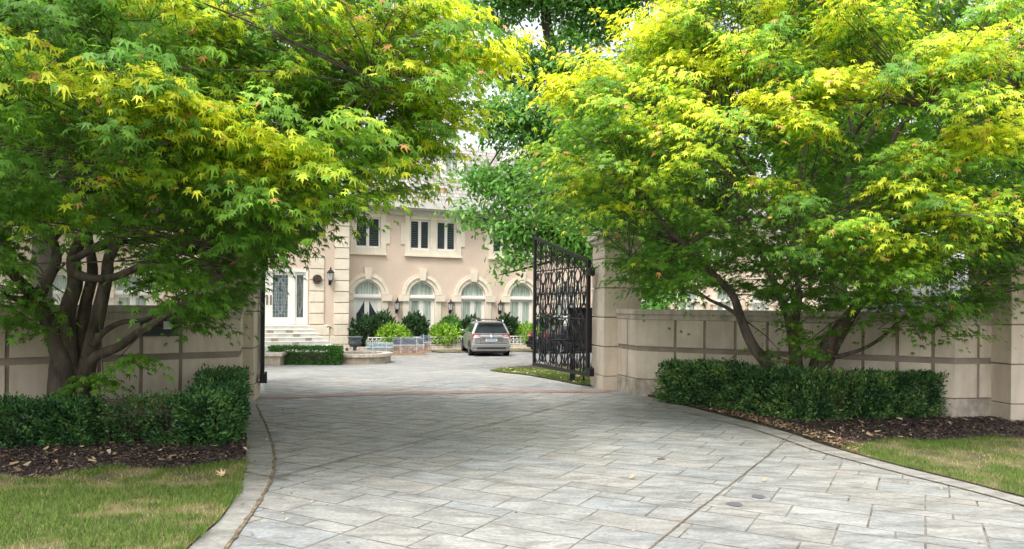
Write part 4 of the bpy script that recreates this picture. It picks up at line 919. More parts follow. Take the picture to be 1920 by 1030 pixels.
# ============================================================ CARS
def loft(mb, secs):
    n = len(secs[0]); o = len(mb.v)
    for s_ in secs: mb.v += [tuple(p) for p in s_]
    for i in range(len(secs)-1):
        for k in range(n): mb.f.append((o+i*n+k, o+i*n+(k+1) % n, o+(i+1)*n+(k+1) % n, o+(i+1)*n+k))
    mb.f.append(tuple(o+k for k in range(n))[::-1]); mb.f.append(tuple(o+(len(secs)-1)*n+k for k in range(n)))
def car(paint, kind, label):
    """local: +y forward, x right, rear bumper at y=0; kind 'suv' or 'sedan'"""
    r = empty('parked_car'); tag(r, label, 'car', 'cars parked in front of the house'); L = 4.75; W = .92
    suv = kind == 'suv'; belt = 1.02 if suv else .93; roof = 1.60 if suv else 1.40
    def sec(y, w, zb, zt, cr=.07):
        pts = []
        for x, z in ((-w+.09, zb), (-w+.01, zb+.10), (-w, zb+.32), (-w+.015, (zb+zt)/2+.1), (-w+.05, zt-.08), (-w+.13, zt), (w-.13, zt), (w-.05, zt-.08), (w-.015, (zb+zt)/2+.1), (w, zb+.32), (w-.01, zb+.10), (w-.09, zb)): pts.append((x, y, z))
        return pts
    hood = .98 if suv else .86
    b = MB(); st_ = [(.0, W*.86, .34, .92 if suv else .80), (.05, W*.95, .25, belt-.03), (.28, W*.99, .22, belt), (1.2, W, .2, belt), (2.6, W, .2, belt), (3.4, W*.99, .2, belt-.0), (3.75, W*.98, .22, hood), (4.45, W*.93, .25, hood-.1), (4.68, W*.84, .3, hood-.22), (4.75, W*.72, .36, hood-.34)]
    loft(b, [sec(*q_) for q_ in st_]); b.build('body', paint, r, sm=False, bevel=.025)
    # greenhouse
    if suv: gs = [(.14, .70, .66, belt-.02), (.42, .78, roof-.03, belt), (1.2, .79, roof+.0, belt), (2.2, .78, roof-.01, belt), (2.75, .74, roof-.06, belt), (3.55, .70, belt+.05, belt)]
    else: gs = [(.75, .70, belt+.02, belt), (1.35, .74, roof-.04, belt), (2.0, .75, roof, belt), (2.6, .73, roof-.05, belt), (3.5, .70, belt+.03, belt)]
    def gsec(y, w, zt, zb):
        zt = max(zt, zb+.03); h = (zt-zb)/(roof-belt); wt = W-.06-(W-.06-(w-.14))*h; return [(-W+.06, y, zb-.02), (-wt-.03, y, zt-.07*h), (-wt+.07, y, zt), (wt-.07, y, zt), (wt+.03, y, zt-.07*h), (W-.06, y, zb-.02)]
    if suv: gs[0] = (.12, .78, belt+.03, belt)
    b = MB(); loft(b, [gsec(*q_) for q_ in gs]); b.build('cabin', paint, r, bevel=.02)
    # windows slightly proud of the cabin
    g = MB(); a_, c_ = (gs[0], gs[1])
    def wx(y, z):                                 # half width of the cabin skin
        h = (z-belt)/(roof-belt); return (W-.06)-(W-.06-(.78-.14))*h+.0
    yr = lambda z: gs[0][0]+(gs[1][0]-gs[0][0])*((z-gs[0][2])/(gs[1][2]-gs[0][2]))
    z0, z1 = belt+.06, roof-.12
    g.add([(-wx(0, z0)+.06, yr(z0)-.012, z0), (wx(0, z0)-.06, yr(z0)-.012, z0), (wx(0, z1)-.10, yr(z1)-.012, z1), (-wx(0, z1)+.10, yr(z1)-.012, z1)], [(0, 1, 2, 3)]).build('rear_window', M['glass'], r)
    for sg in (-1, 1):
        g = MB()
        for ya, yb in ((.62, 1.05), (1.1, 1.95), (2.0, 2.75)) if suv else ((1.2, 1.95), (2.0, 2.7)):
            q4 = [(sg*(wx(0, z0)+.014), ya, z0), (sg*(wx(0, z0)+.014), yb+(.35 if yb > 2.6 else 0), z0), (sg*(wx(0, z1)+.014), yb, z1), (sg*(wx(0, z1)+.014), ya+.05, z1)]
            g.add(q4, [(0, 1, 2, 3) if sg > 0 else (3, 2, 1, 0)])
        g.build('side_windows', M['glass'], r)
    yf = lambda z: gs[-1][0]+(gs[-2][0]-gs[-1][0])*((z-gs[-1][2])/(gs[-2][2]-gs[-1][2]))
    g = MB(); g.add([(-wx(0, z0)+.06, yf(z0)+.012, z0), (wx(0, z0)-.06, yf(z0)+.012, z0), (wx(0, z1)-.10, yf(z1)+.012, z1), (-wx(0, z1)+.10, yf(z1)+.012, z1)], [(3, 2, 1, 0)]); g.build('windshield', M['glass'], r)
    # lamps
    for sg in (-1, 1):
        x0, x1 = sorted((sg*.50, sg*.875)); b = MB(); b.add([(x0, -.015+(.06 if x0 < -.8 else 0), .80), (x1, -.015+(.06 if x1 > .8 else 0), .80), (x1, .03+(.06 if x1 > .8 else 0), 1.0), (x0, .03+(.06 if x0 < -.8 else 0), 1.0), (x0, .12, .80), (x1, .12, .80), (x1, .14, 1.0), (x0, .14, 1.0)], [(0, 1, 2, 3), (1, 5, 6, 2), (4, 0, 3, 7), (3, 2, 6, 7), (0, 4, 5, 1)])
        b.build('tail_light', M['redlens'], r); w_ = MB(); w_.box(min(sg*.55, sg*.82), max(sg*.55, sg*.82), -.022, -.012, .86, .89); w_.build('reversing_light', M['card'], r)
        b = MB(); b.box(min(sg*.5, sg*.8), max(sg*.5, sg*.8), 4.55, 4.66, .62, .74); b.build('headlight', M['lampglass'], r, bevel=.02)
        b = MB(); b.lathe([(.001, -.09), (.07, -.07), (.1, .0), (.09, .05), (.001, .06)], 10, (sg*1.0, 2.95, 1.1)); b.build('mirror', paint, r, sm=True)
    b = MB(); b.box(-.27, .27, -.035, -.014, .70, .83); pb = b.build('licence_plate', M['plate'], r)
    b = MB(); b.box(-.22, .22, -.038, -.0355, .735, .795); b.v = b.v; b.build('characters', mat('plate_ink', (.18, .3, .45), .6), r).scale = (1, 1, 1)
    b = MB(); b.box(-.9, .9, -.10, .05, .42, .58); b.box(-.82, .82, -.07, .03, .28, .42); b.build('rear_bumper', paint, r, bevel=.03)
    b = MB(); b.box(-.45, .45, -.055, -.0, .845, .875); b.build('chrome_strip', M['chrome'], r)
    b = MB(); b.tube([(.05*math.cos(t), -.028, .945+.05*math.sin(t)) for t in np.linspace(0, 2*math.pi, 13)], .007, 5, caps=False)
    for t in (R(90), R(210), R(330)): b.tube([(0, -.03, .945), (.046*math.cos(t), -.03, .945+.046*math.sin(t))], .006, 4)
    b.build('emblem', M['chrome'], r)
    b = MB(); b.box(-.72, .72, -.016, .02, .585, .597); b.box(-.5, -.488, -.008, .02, .6, .8); b.box(.488, .5, -.008, .02, .6, .8); b.build('hatch_seam', M['tyre'], r)
    b = MB(); b.box(-.66, .66, -.108, -.07, .36, .43); b.build('bumper_trim', M['tyre'], r)
    if suv: b = MB(); b.tube([(0, -.0, 1.05), (.28, .02, 1.12)], .01, 5); b.build('rear_wiper', M['tyre'], r)
    b = MB(); b.box(-.8, .8, 4.6, 4.82, .3, .52); b.build('front_bumper', paint, r, bevel=.03)
    MB().box(-.7, .7, .1, 4.5, .16, .3).build('underbody', M['tyre'], r)
    for sg in (-1, 1):
        for y_ in (.85, 3.85):
            Mx_ = Matrix.Translation((sg*.83, y_, .34)) @ Matrix.Rotation(R(90)*sg, 4, 'Y')
            b = MB(); b.lathe([(.20, -.12), (.31, -.12), (.34, -.08), (.34, .08), (.31, .115), (.22, .115)], 22, M=Mx_); wh = b.build('wheel', M['tyre'], r, sm=False)
            b = MB(); b.lathe([(.225, .10), (.20, .08), (.06, .09), (.05, .11), (.001, .11)], 20, M=Mx_); b.build('rim', M['rim'], wh)
            ac = MB(); ac.lathe([(.41, -.02), (.36, .01), (.36, .105), (.41, .10)], 22, M=Mx_); ac.build('wheel_arch', M['tyre'], r)
    if suv:
        b = MB()
        for sg in (-1, 1): b.tube(smooth([(sg*.62, .55, roof-.03), (sg*.62, .65, roof+.06), (sg*.62, 2.3, roof+.06), (sg*.62, 2.45, roof-.02)]), .02, 6)
        for y_ in (.85, 1.9): b.box(-.72, .72, y_, y_+.07, roof+.07, roof+.10)
        b.build('roof_rack', M['chrome'], r); sp_ = MB(); sp_.box(-.58, .58, .2, .48, roof-.05, roof-.012); sp_.build('spoiler', paint, r, bevel=.015)
    return r
c1 = car(M['carpaint'], 'suv', 'grey estate car with roof rails parked with its tail to the gate'); g = G(921, 669); c1.scale = (.93,)*3; c1.location = (g.x, g.y, gz(g.y)); c1.rotation_euler = (0, 0, R(10))
c2 = car(M['blackpaint'], 'sedan', 'black saloon car standing behind the iron gate'); g = G(993, 664); c2.scale = (.93,)*3; c2.location = (g.x+.3, g.y+.5, gz(g.y)); c2.rotation_euler = (0, 0, R(-62))

# ============================================================ TREES
def sprays(cen, rad, n, polys, holes, axis, rs, ymin=-330, bias=3.6, near=None):
    out = []; r = np.random.default_rng(rs)
    while len(out) < n:
        v = r.normal(size=3); v /= np.linalg.norm(v); k = r.random()**(1/bias)
        p = np.array(cen)+v*k*np.array(rad)
        if p[2] < .75: continue
        px, py = proj(p[0], p[1], p[2])
        if py < ymin or px < -420 or px > 2350: continue
        if not inpoly(px, py, polys): continue
        hit = False
        for hx_, hy_, ha, hb, yl, pr in holes:
            if ((px-hx_)/ha)**2+((py-hy_)/hb)**2 < 1 and p[1] < yl and r.random() < pr: hit = True
        if hit: continue
        out.append((p, k, v))
    return out
def maple(name, label, trunkbase, limbs, cen, rad, nspray, poly, holes, extra, seed, leaf=.125, per=95, yellowf=None):
    r = empty(name, trunkbase); tag(r, label, 'tree', 'japanese maples either side of the gate')
    T = Vector(trunkbase); b = MB(); nodes = []
    for pts, rads in limbs:
        L = smooth(pts, 5); b.tube([p-T for p in L], [q_*.86 for q_ in rads], 9); m = len(L); rr = np.interp(np.linspace(0, 1, m), np.linspace(0, 1, len(rads)), rads)
        for p, q_ in zip(L, rr):
            if p.z > 1.6: nodes.append((np.array(p), q_))
    sp_ = sprays(cen, rad, nspray, poly, holes, T, seed)
    rr_ = np.random.default_rng(seed+5)
    # secondary limbs to cluster centres, so that twigs stay short
    cl = [sp_[i][0] for i in rr_.choice(len(sp_), 34, replace=False)]
    base_nodes = list(nodes); tw = MB()
    def near(p, nd, pen=.0):
        N = np.array([q_[0] for q_ in nd]); d = np.linalg.norm(N-p, axis=1)+np.maximum(0, N[:, 2]-p[2])*1.4+pen; i = int(np.argmin(d)); return nd[i]
    for c in cl:
        c = np.array(cen)+(c-np.array(cen))*.82; q0, r0 = near(c, base_nodes); mid = (q0+c)/2+np.array([0, 0, .12*np.linalg.norm(c-q0)])+rr_.normal(0, .12, 3)
        L = smooth([Vector(q0), Vector(mid), Vector(c)], 6); r0 = min(.05, r0*.8)
        b.tube([p-T for p in L], [r0, r0*.6, .012], 7)
        for k_, p in enumerate(L): nodes.append((np.array(p), r0*(1-.8*k_/len(L))))
    sp_ += [(np.array(e[0]), 9.0+(e[2] if len(e) > 2 else 0), np.array(e[1])) for e in extra]
    pos = []; tips = []; nrms = []; cols = []; sizes = []
    for p, k, v in sp_:
        q0, r0 = near(p, nodes); out = p-np.array(T); out[2] *= .15; out = out/np.linalg.norm(out)
        j = rr_.normal(0, .35, 3); j[2] *= .3; o_ = out+j; o_ /= np.linalg.norm(o_); side = np.cross([0, 0, 1], o_); side /= np.linalg.norm(side)
        ln, wd = rr_.uniform(.38, .62), rr_.uniform(.26, .42); p0 = p-o_*ln*.8
        mid = (q0+p0)/2+np.array([0, 0, .06]); tw.tube([Vector(x)-T for x in (q0, mid, p0, p+o_*ln*.7)], [min(.014, r0*.5+.003), .008, .006, .002], 4, caps=False)
        for sg in (-1, 1):
            e = p+side*sg*wd*.7+o_*ln*.3; tw.tube([Vector(x)-T for x in (p0, e)], [.005, .002], 3, caps=False)
        n = int(per*rr_.uniform(.7, 1.25)); aa = rr_.normal(0, .45, n)*ln; bb = rr_.normal(0, .5, n)*wd*(1-.25*aa/ln); ell = (aa/ln)**2+(bb/wd)**2
        P_ = p+o_*aa[:, None]+side*bb[:, None]; P_[:, 2] += -.16*ell*1.0+rr_.normal(0, .035, n)+.05
        hd_ = o_*(aa/ln+.75)[:, None]+side*(bb/wd)[:, None]; hd_ = norm(hd_)
        tip = hd_+np.array([0, 0, -1])*rr_.uniform(.35, 1.25, (n, 1))+rr_.normal(0, .2, (n, 3)); nr = np.array([0, 0, .9])+hd_*.95+rr_.normal(0, .2, (n, 3))
        yf = (k-9.0) if k > 2 else yellowf(p, k, rr_)                     # share of yellow leaves on this shoot
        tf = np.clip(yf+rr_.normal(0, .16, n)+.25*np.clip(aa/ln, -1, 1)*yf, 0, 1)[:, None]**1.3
        green_c = np.array([.105, .235, .035])*(1+rr_.normal(0, .12)); mid_c = np.array([.27, .47, .05]); yg = np.array([.76, .78, .07])
        c = np.where(tf < .5, green_c+(mid_c-green_c)*tf*2, mid_c+(yg-mid_c)*(tf-.5)*2)
        red = (rr_.random((n, 1)) < .035*yf+.004); c = np.where(red, np.array([.62, .33, .13]), c); c = c*rr_.uniform(.82, 1.2, (n, 1))
        pos.append(P_); tips.append(tip); nrms.append(nr); cols.append(c); sizes.append(leaf*rr_.uniform(.5, 1.22, n))
    pos = np.concatenate(pos); tips = np.concatenate(tips); nrms = np.concatenate(nrms); cols = np.concatenate(cols); sizes = np.concatenate(sizes)
    X, Yv, Z = frame(tips, nrms); batch('crown', *ML, pos-np.array(T), X*rr_.uniform(.8, 1.1, (len(X), 1)), Yv, Z*rr_.uniform(-.3, 3.2, (len(Z), 1)), sizes, cols, M['leaf'], r)
    tr_o = b.build('trunk', M['bark'], r, sm=True); tw.build('twigs', M['bark'], r)
    print(name, 'leaves', len(pos)); return r

def c57(Y, *pts): return [P(x/2.453, 300+y/2.453, Y+(p[0] if p else 0)) for x, y, *p in pts]
def c47(Y, *pts): return [P(1000+x/2.087, 300+y/2.087, Y+(p[0] if p else 0)) for x, y, *p in pts]
def c37(Y, *pts): return [P(1200+x/2.289, y/2.289, Y+(p[0] if p else 0)) for x, y, *p in pts]
YL = 9.75
LL = [(c57(YL, (285, 1230), (280, 1080), (285, 960), (270, 880), (215, 730), (150, 625), (90, 560, -.3), (20, 480, -.7), (-100, 380, -1.2)), [.24, .2, .19, .14, .115, .10, .08, .06, .04]),
      (c57(YL, (165, 650), (225, 540), (262, 450, .1), (235, 350, .2), (190, 280, .3), (170, 120, .4), (260, -60, .5)), [.10, .085, .07, .06, .05, .04, .02]),
      (c57(YL, (235, 380, .2), (300, 290, 0), (340, 180, -.3), (420, 20, -.7)), [.055, .05, .04, .02]),
      (c57(YL+.08, (320, 1200), (325, 1000), (318, 850), (308, 700), (345, 570), (338, 460), (390, 330, -.2), (520, 130, -.8), (620, -80, -1.3)), [.15, .14, .13, .12, .11, .10, .08, .05, .025]),
      (c57(YL+.25, (360, 1100), (365, 900), (390, 680), (425, 520), (410, 380, .4), (380, 150, .9), (400, -100, 1.3)), [.13, .12, .09, .08, .07, .05, .02]),
      (c57(YL+.1, (370, 1150), (400, 950), (445, 740), (490, 540), (510, 430, .2), (640, 250, .6), (860, 60, 1.0), (1100, -120, 1.3)), [.14, .13, .11, .09, .08, .06, .045, .02]),
      (c57(YL, (380, 1040), (420, 920), (545, 860), (650, 785, -.3), (790, 700, -.7), (980, 560, -1.2), (1150, 400, -1.6)), [.11, .085, .07, .06, .05, .035, .015]),
      (c57(YL, (430, 850), (480, 790), (560, 748, .2), (660, 735, .3), (800, 690, .3)), [.06, .045, .04, .03, .012]),
      (c57(YL, (335, 520), (420, 545), (520, 540, -.1), (610, 505, -.2), (690, 465, -.4), (900, 380, -.6), (1200, 240, -.8), (1500, 100, -.9)), [.08, .065, .06, .055, .05, .04, .03, .015]),
      (c57(YL, (620, 330, -.2), (760, 200, -.3), (900, 60, -.5), (1000, -120, -.7)), [.05, .045, .035, .015]),
      (c57(YL, (338, 460), (480, 380, -.2), (620, 330, -.2), (740, 230, -.3)), [.06, .055, .05, .045]),
      (c57(YL, (850, 400, -.8), (1200, 130, -1.2), (1600, -180, -1.2), (1950, -420, -.8)), [.04, .035, .025, .01]),
      (c57(YL, (150, 625), (60, 640, -.3), (0, 600, -.6), (-120, 620, -.8)), [.05, .03, .02, .01]),
      (c57(YL, (295, 480), (230, 560, .2), (310, 620, .3)), [.02, .014, .006])]
POLY_L = [(-420, -330), (860, -330), (820, -40), (850, 30), (880, 60), (890, 110), (865, 165), (870, 200), (815, 245), (800, 285), (765, 310), (770, 335), (745, 355), (710, 370), (670, 390), (625, 420), (575, 447), (540, 475), (490, 500), (470, 530), (430, 570), (385, 605), (350, 590), (315, 565), (265, 470), (215, 415), (110, 400), (70, 430), (30, 465), (10, 510), (0, 560), (-60, 600), (-420, 590)]
def yellow_L(p, k, r):
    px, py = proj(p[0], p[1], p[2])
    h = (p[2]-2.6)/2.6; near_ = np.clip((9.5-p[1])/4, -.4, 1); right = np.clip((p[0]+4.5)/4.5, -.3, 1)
    return float(np.clip(-.58+.54*h+.30*near_+.40*right+1.5*(float(vnoise(p[0]+20, p[2]*1.3+p[1]+20, 1.0, 4))-.45)+r.normal(0, .15), 0, 1))  # yellower with height, towards the camera and to the right, plus noise
exL = [(P(255, 680, 9.0), (1, -.6, 0)), (P(172, 715, 9.2), (0, -1, 0)), (P(395, 615, 9.3), (1, 0, 0)), (P(30, 610, 8.8), (-1, -1, 0)), (P(75, 560, 9.3), (-1, -1, 0)), (P(22, 560, 9.3), (-1, -1, 0))]
def shelf(lst, rad, n, seed, yf=.9, dirn=(0, -1, 0)):  # extra sprays along a line, with a set yellow share
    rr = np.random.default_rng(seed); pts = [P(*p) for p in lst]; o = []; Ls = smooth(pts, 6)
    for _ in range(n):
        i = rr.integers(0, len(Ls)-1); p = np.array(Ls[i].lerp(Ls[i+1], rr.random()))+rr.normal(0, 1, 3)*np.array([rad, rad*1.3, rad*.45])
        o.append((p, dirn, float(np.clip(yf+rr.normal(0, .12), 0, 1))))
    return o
exL = [(*e, .15) for e in exL]
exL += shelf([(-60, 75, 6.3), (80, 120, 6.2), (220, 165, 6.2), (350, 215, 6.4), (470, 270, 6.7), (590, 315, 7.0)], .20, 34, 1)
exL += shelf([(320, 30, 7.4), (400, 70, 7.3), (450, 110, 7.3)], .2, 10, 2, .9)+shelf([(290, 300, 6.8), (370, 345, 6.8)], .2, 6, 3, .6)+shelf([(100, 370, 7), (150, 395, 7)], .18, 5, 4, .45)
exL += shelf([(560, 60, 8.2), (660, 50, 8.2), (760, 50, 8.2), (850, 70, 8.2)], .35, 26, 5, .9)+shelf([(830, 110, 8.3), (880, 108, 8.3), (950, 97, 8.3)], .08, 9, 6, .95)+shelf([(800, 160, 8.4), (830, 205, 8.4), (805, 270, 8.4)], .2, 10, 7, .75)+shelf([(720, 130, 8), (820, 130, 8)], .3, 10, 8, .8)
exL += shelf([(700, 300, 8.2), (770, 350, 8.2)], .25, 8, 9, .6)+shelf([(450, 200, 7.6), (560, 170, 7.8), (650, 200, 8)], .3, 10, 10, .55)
maple('maple_tree', 'many stemmed maple with yellow green leaves overhanging the left wall', tuple(c57(YL, (290, 1200))[0])[:2]+(0.0,), LL, (-4.9, 9.3, 4.0), (5.6, 4.1, 2.9), 1000, POLY_L, [(560/2.575, 60, 60, 22, 9, .6), (370, 150, 60, 35, 9, .7), (240, 320, 30, 45, 10, .9), (110, 410, 70, 30, 8, .8)], exL, 3, leaf=.17, per=100, yellowf=yellow_L)

YR = 12.3
RL = [(c47(YR-.2, (1000, 960), (975, 880), (940, 830), (860, 730), (812, 620), (785, 540), (735, 478, -.2), (640, 380, -.5), (520, 260, -.8), (400, 100, -1)), [.13, .125, .12, .10, .085, .075, .06, .05, .035, .015]),
      (c47(YR-.2, (805, 610), (750, 575), (690, 548, -.1), (630, 508, -.3), (520, 450, -.6), (380, 380, -.9)), [.045, .035, .03, .025, .02, .01]),
      (c47(YR, (1030, 960), (1030, 830), (1020, 720), (1000, 620), (960, 520), (900, 380, .3), (820, 200, .5), (760, 20, .6)), [.14, .13, .11, .09, .07, .06, .04, .02]),
      (c47(YR+.15, (1060, 930), (1035, 800), (1025, 650), (1040, 540), (1020, 400), (1010, 330), (1040, 200, .1), (1045, 80, 0)), [.1, .09, .08, .06, .05, .05, .045, .04]),
      (c47(YR-.1, (1060, 980), (1095, 850), (1140, 740), (1215, 640), (1280, 560), (1350, 510), (1430, 465, -.2), (1600, 380, -.4), (1800, 260, -.6), (1950, 120, -.8)), [.17, .16, .14, .12, .10, .08, .07, .055, .04, .02]),
      (c47(YR+.1, (1120, 960), (1140, 840), (1175, 740), (1225, 650), (1270, 560), (1320, 380, .3), (1390, 200, .4), (1480, 30, .6)), [.12, .11, .10, .09, .07, .06, .04, .03]),
      (c47(YR-.2, (1175, 775), (1290, 740), (1370, 690, -.1), (1435, 630, -.2), (1500, 600, -.3), (1640, 590, -.5)), [.045, .035, .03, .026, .02, .01]),
      (c47(YR-.1, (1285, 560), (1340, 540), (1400, 530, -.2), (1520, 540, -.6)), [.04, .035, .03, .012]),
      (c37(YR+.1, (860, 1100), (890, 880), (893, 760), (920, 680), (1000, 560), (1060, 400, -.2)), [.06, .055, .05, .04, .03, .015]),
      (c37(YR+.1, (893, 765), (840, 690), (770, 620, -.2), (700, 560, -.4)), [.04, .035, .03, .015]),
      (c37(YR+.2, (920, 680), (905, 540), (880, 420), (800, 250)), [.035, .03, .025, .012]),
      (c37(YR+.2, (640, 1000), (665, 880), (690, 720), (700, 600), (640, 480)), [.05, .045, .04, .035, .015]),
      (c37(YR+.2, (540, 900), (500, 780), (440, 690), (380, 560), (300, 400)), [.05, .045, .04, .03, .015]),
      (c37(YR+.1, (980, 900), (1030, 790), (1065, 720), (1090, 590), (1155, 490), (1170, 400), (1250, 300), (1380, 120, -.3)), [.085, .08, .075, .065, .055, .04, .03, .015]),
      (c37(YR, (1165, 440), (1240, 385), (1330, 350, -.2), (1500, 300, -.4)), [.035, .03, .02, .01])]
POLY_R = [(1300, -330), (1265, -60), (1235, 35), (1180, 75), (1095, 115), (1090, 160), (1030, 185), (1050, 200), (1075, 220), (1050, 262), (1005, 300), (1015, 315), (995, 345), (1010, 390), (1035, 415), (1075, 435), (1115, 425), (1135, 480), (1165, 530), (1190, 565), (1240, 560), (1290, 540), (1330, 535), (1400, 545), (1440, 555), (1480, 600), (1520, 620), (1565, 590), (1585, 565), (1630, 575), (1660, 600), (1740, 610), (1790, 600), (1840, 580), (1910, 550), (2000, 560), (2350, 500), (2350, -330)]
def yellow_R(p, k, r):
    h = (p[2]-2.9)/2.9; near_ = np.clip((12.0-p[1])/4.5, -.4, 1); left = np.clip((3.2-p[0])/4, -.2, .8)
    return float(np.clip(-.50+.70*h+.36*near_+.20*left+1.5*(float(vnoise(p[0]+20, p[2]*1.3+p[1]+20, 1.0, 5))-.45)+r.normal(0, .15), 0, 1))  # yellower higher up, nearer the camera and further left, plus noise
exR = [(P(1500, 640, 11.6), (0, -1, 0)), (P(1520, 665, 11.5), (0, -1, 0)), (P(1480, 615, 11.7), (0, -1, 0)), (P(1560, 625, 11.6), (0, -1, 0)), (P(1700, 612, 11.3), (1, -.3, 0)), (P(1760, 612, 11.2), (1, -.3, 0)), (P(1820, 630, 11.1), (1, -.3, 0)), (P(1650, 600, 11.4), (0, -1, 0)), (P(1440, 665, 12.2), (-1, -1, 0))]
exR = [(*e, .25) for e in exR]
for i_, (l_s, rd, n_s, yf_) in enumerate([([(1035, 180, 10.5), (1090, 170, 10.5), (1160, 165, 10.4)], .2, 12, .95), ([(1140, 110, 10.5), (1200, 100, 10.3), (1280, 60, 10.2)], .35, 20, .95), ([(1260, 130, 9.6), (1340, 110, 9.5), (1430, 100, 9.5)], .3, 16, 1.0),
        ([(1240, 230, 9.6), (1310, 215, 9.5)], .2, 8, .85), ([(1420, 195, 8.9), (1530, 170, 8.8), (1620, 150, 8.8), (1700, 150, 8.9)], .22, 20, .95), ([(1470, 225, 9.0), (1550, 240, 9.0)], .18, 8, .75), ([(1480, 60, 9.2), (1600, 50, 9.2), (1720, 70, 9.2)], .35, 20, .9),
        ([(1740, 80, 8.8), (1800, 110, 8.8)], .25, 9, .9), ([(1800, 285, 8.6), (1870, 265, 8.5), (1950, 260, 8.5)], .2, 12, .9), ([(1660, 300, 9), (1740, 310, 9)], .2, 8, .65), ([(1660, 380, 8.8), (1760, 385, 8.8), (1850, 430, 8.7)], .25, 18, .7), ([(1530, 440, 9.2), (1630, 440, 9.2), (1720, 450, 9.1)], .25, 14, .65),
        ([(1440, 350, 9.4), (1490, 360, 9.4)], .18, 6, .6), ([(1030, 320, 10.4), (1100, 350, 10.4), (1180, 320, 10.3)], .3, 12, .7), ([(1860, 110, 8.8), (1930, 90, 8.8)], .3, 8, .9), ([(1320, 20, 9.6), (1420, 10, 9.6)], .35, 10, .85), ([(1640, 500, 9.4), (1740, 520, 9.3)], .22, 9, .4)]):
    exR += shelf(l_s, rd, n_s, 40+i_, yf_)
maple('maple_tree', 'spreading maple with open branches and yellow green leaves before the right wall', tuple(c47(YR, (1050, 900))[0])[:2]+(0.0,), RL, (5.0, 11.9, 4.4), (5.6, 4.3, 3.1), 1150, POLY_R, [(1500, 335, 95, 62, 12.4, .82), (1610, 205, 110, 38, 12.4, .88), (1700, 250, 60, 40, 12.4, .8), (1355, 340, 50, 60, 12.2, .85), (1400, 290, 50, 40, 12.2, .7)], exR, 17, leaf=.15, per=100, yellowf=yellow_R)

def big_tree(name, label, base, trunk_pts, trads, blobs, n, cols, size, seed, gzp=0):
    r = empty(name, base); tag(r, label, 'tree', 'tall trees behind the gate'); T = Vector(base); rr = np.random.default_rng(seed)
    b = MB(); top = [Vector(p) for p in trunk_pts]; b.tube([p-T for p in smooth(top, 5)], trads, 9)
    pos = []; out = []
    wts = np.array([bl[3]*bl[4]*bl[5] for bl in blobs])**.7; wts /= wts.sum()
    for bl, w_ in zip(blobs, wts):
        c = np.array(bl[:3]); rad = np.array(bl[3:6]); m = int(n*w_/26)
        v = norm(rr.normal(size=(m, 3))); k = rr.random(m)**(1/3.2); cc = c+v*k[:, None]*rad
        near_t = min(top, key=lambda p: (p-Vector(c)).length+max(0, p.z-c[2]-1.5)*.6+max(0, c[2]+.2-p.z)*2)
        b.tube([Vector(x)-T for x in smooth([near_t, (near_t+Vector(c))/2+Vector((0, 0, -.1)), Vector(c)], 5)], [.09, .05, .02], 6)
        for ci, vi in zip(cc, v):
            if rr.random() < .35: b.tube([Vector(c+rr.normal(0, .1, 3))-T, Vector(ci)-T], [.02, .006], 4, caps=False)
            q_ = ci+rr.normal(0, 1, (26, 3))*np.array([.26, .26, .17]); pos.append(q_); o_ = np.repeat(vi[None], 26, 0); out.append(o_)
    pos = np.concatenate(pos); out = np.concatenate(out); k = pos[:, 2] > 1.2+gzp; pos, out = pos[k], out[k]; N = len(pos)
    tip = out*.7+np.array([0, 0, -.4])+rr.normal(0, .6, (N, 3)); nr = np.array([0, 0, 1.])+out*.6+rr.normal(0, .5, (N, 3)); X, Yv, Z = frame(tip, nr)
    cols = np.array(cols); c = cols[rr.integers(0, len(cols), N)]*rr.uniform(.7, 1.3, (N, 1))
    batch('crown', *OAK, pos-np.array(T), X, Yv, Z, size*rr.uniform(.7, 1.3, N), c, M['oakleaf'], r); b.build('trunk', M['bark2'], r, sm=True); return r
def W3(px, py, Y): p = P(px, py, Y); return (p.x, p.y, p.z)
OC = [(.11, .26, .045), (.14, .33, .055), (.085, .20, .04), (.23, .43, .09)]
yo = 24
ob = []
for px, py, Y, a1, b1 in ((925, 5, 24, 1.0, .8), (1000, -40, 24, 1.5, 1.1), (1100, 10, 25, 1.6, 1.4), (1180, -60, 25, 2, 1.6), (960, 120, 24, .9, .8), (1060, 140, 24.5, 1.5, 1.2), (930, 230, 23.5, .75, .8), (1000, 230, 23.5, 1.1, 1.0), (1080, 260, 24, 1.4, 1.2), (905, 330, 23.5, .7, .6), (970, 350, 23, 1.0, .8), (1060, 370, 23.5, 1.3, 1.0), (885, 405, 23, .5, .35), (960, 425, 22.8, .8, .5), (1030, 440, 23, 1.0, .6), (965, 490, 22.6, .5, .35), (940, 515, 22.5, .22, .16), (1090, 450, 23, 1.1, .8), (1180, 300, 25, 2, 1.6), (1260, 150, 26, 2.2, 2), (1300, 350, 26, 2, 1.6), (1180, 430, 24, 1.2, .8), (1100, -200, 25, 3, 2), (940, -150, 25, 1.5, 1.0)):
    p = W3(px, py, Y); ob.append((*p, a1, a1*1.1, b1))
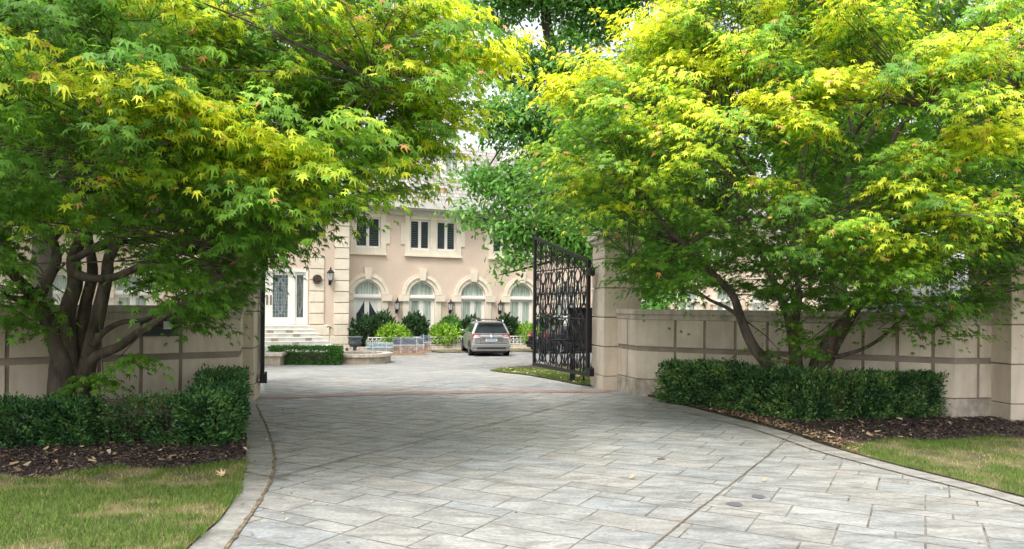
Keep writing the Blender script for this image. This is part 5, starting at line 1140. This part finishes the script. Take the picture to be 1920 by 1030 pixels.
big_tree('oak_tree', 'tall dark green broadleaf tree behind the gate between the two maples', (3.6, 25, -.35), [(3.6, 25, -.6), (3.5, 25, 1.5), (3.2, 24.8, 4), W3(1040, 110, 24.6), W3(1020, 0, 24.5), W3(1000, -180, 24.5)], [.42, .36, .3, .2, .15, .08], ob, 85000, OC, .17, 81)
ob = []; OCb = [(.12, .33, .05), (.17, .42, .06), (.08, .24, .04)]
for px, py, Y, a1, b1 in ((1225, 560, 24, .9, .7), (1215, 500, 25, 1.2, .9), (1270, 470, 26, 1.6, 1.0), (1250, 540, 25, .5, .6)):
    p = W3(px, py, Y); ob.append((*p, a1, a1, b1))
big_tree('leafy_tree', 'bright green young tree just above the wall right of the pier', (4.7, 24.5, -.35), [(4.7, 24.5, -.6), (4.7, 24.5, 1.0), (4.8, 24.6, 3)], [.12, .1, .05], ob, 7000, OCb, .16, 82, -1)
# trees beyond the walls, far behind the maples
def far_tree(x, y, h, rw, lbl, seed, cols=OC, n=16000, size=.26, low=.42):
    r = random.Random(seed); bl = []
    for k in range(11):
        t = r.uniform(0, 6.28); rr = r.uniform(.1, .75)*rw; z = h*r.uniform(low+.08, .92); bl.append((x+rr*math.cos(t), y+rr*math.sin(t), z, rw*.45, rw*.45, h*.13))
    big_tree('broadleaf_tree', lbl, (x, y, gz(y)), [(x, y, gz(y)-.1), (x+.1, y, h*.3), (x-.1, y+.1, h*.6), (x, y, h*.85)], [.3, .24, .16, .05], bl, n, cols, size, seed)
far_tree(-12.5, 19.5, 11, 4.2, 'shadowy broadleaf tree behind the left maple, beyond the wall', 91)
far_tree(-10.2, 24.5, 12, 3.6, 'broadleaf tree behind the left maple, nearest the entrance', 92)
far_tree(-19, 24, 12, 5, 'broadleaf tree at the far left behind the maple crown', 96)
far_tree(9.6, 22, 11, 4.6, 'broadleaf tree behind the middle of the right maple', 93, n=22000, low=.34)
far_tree(18, 22, 11, 4.5, 'broadleaf tree behind the right edge of the right maple', 94, n=13000)
print('done', len(bpy.data.objects))
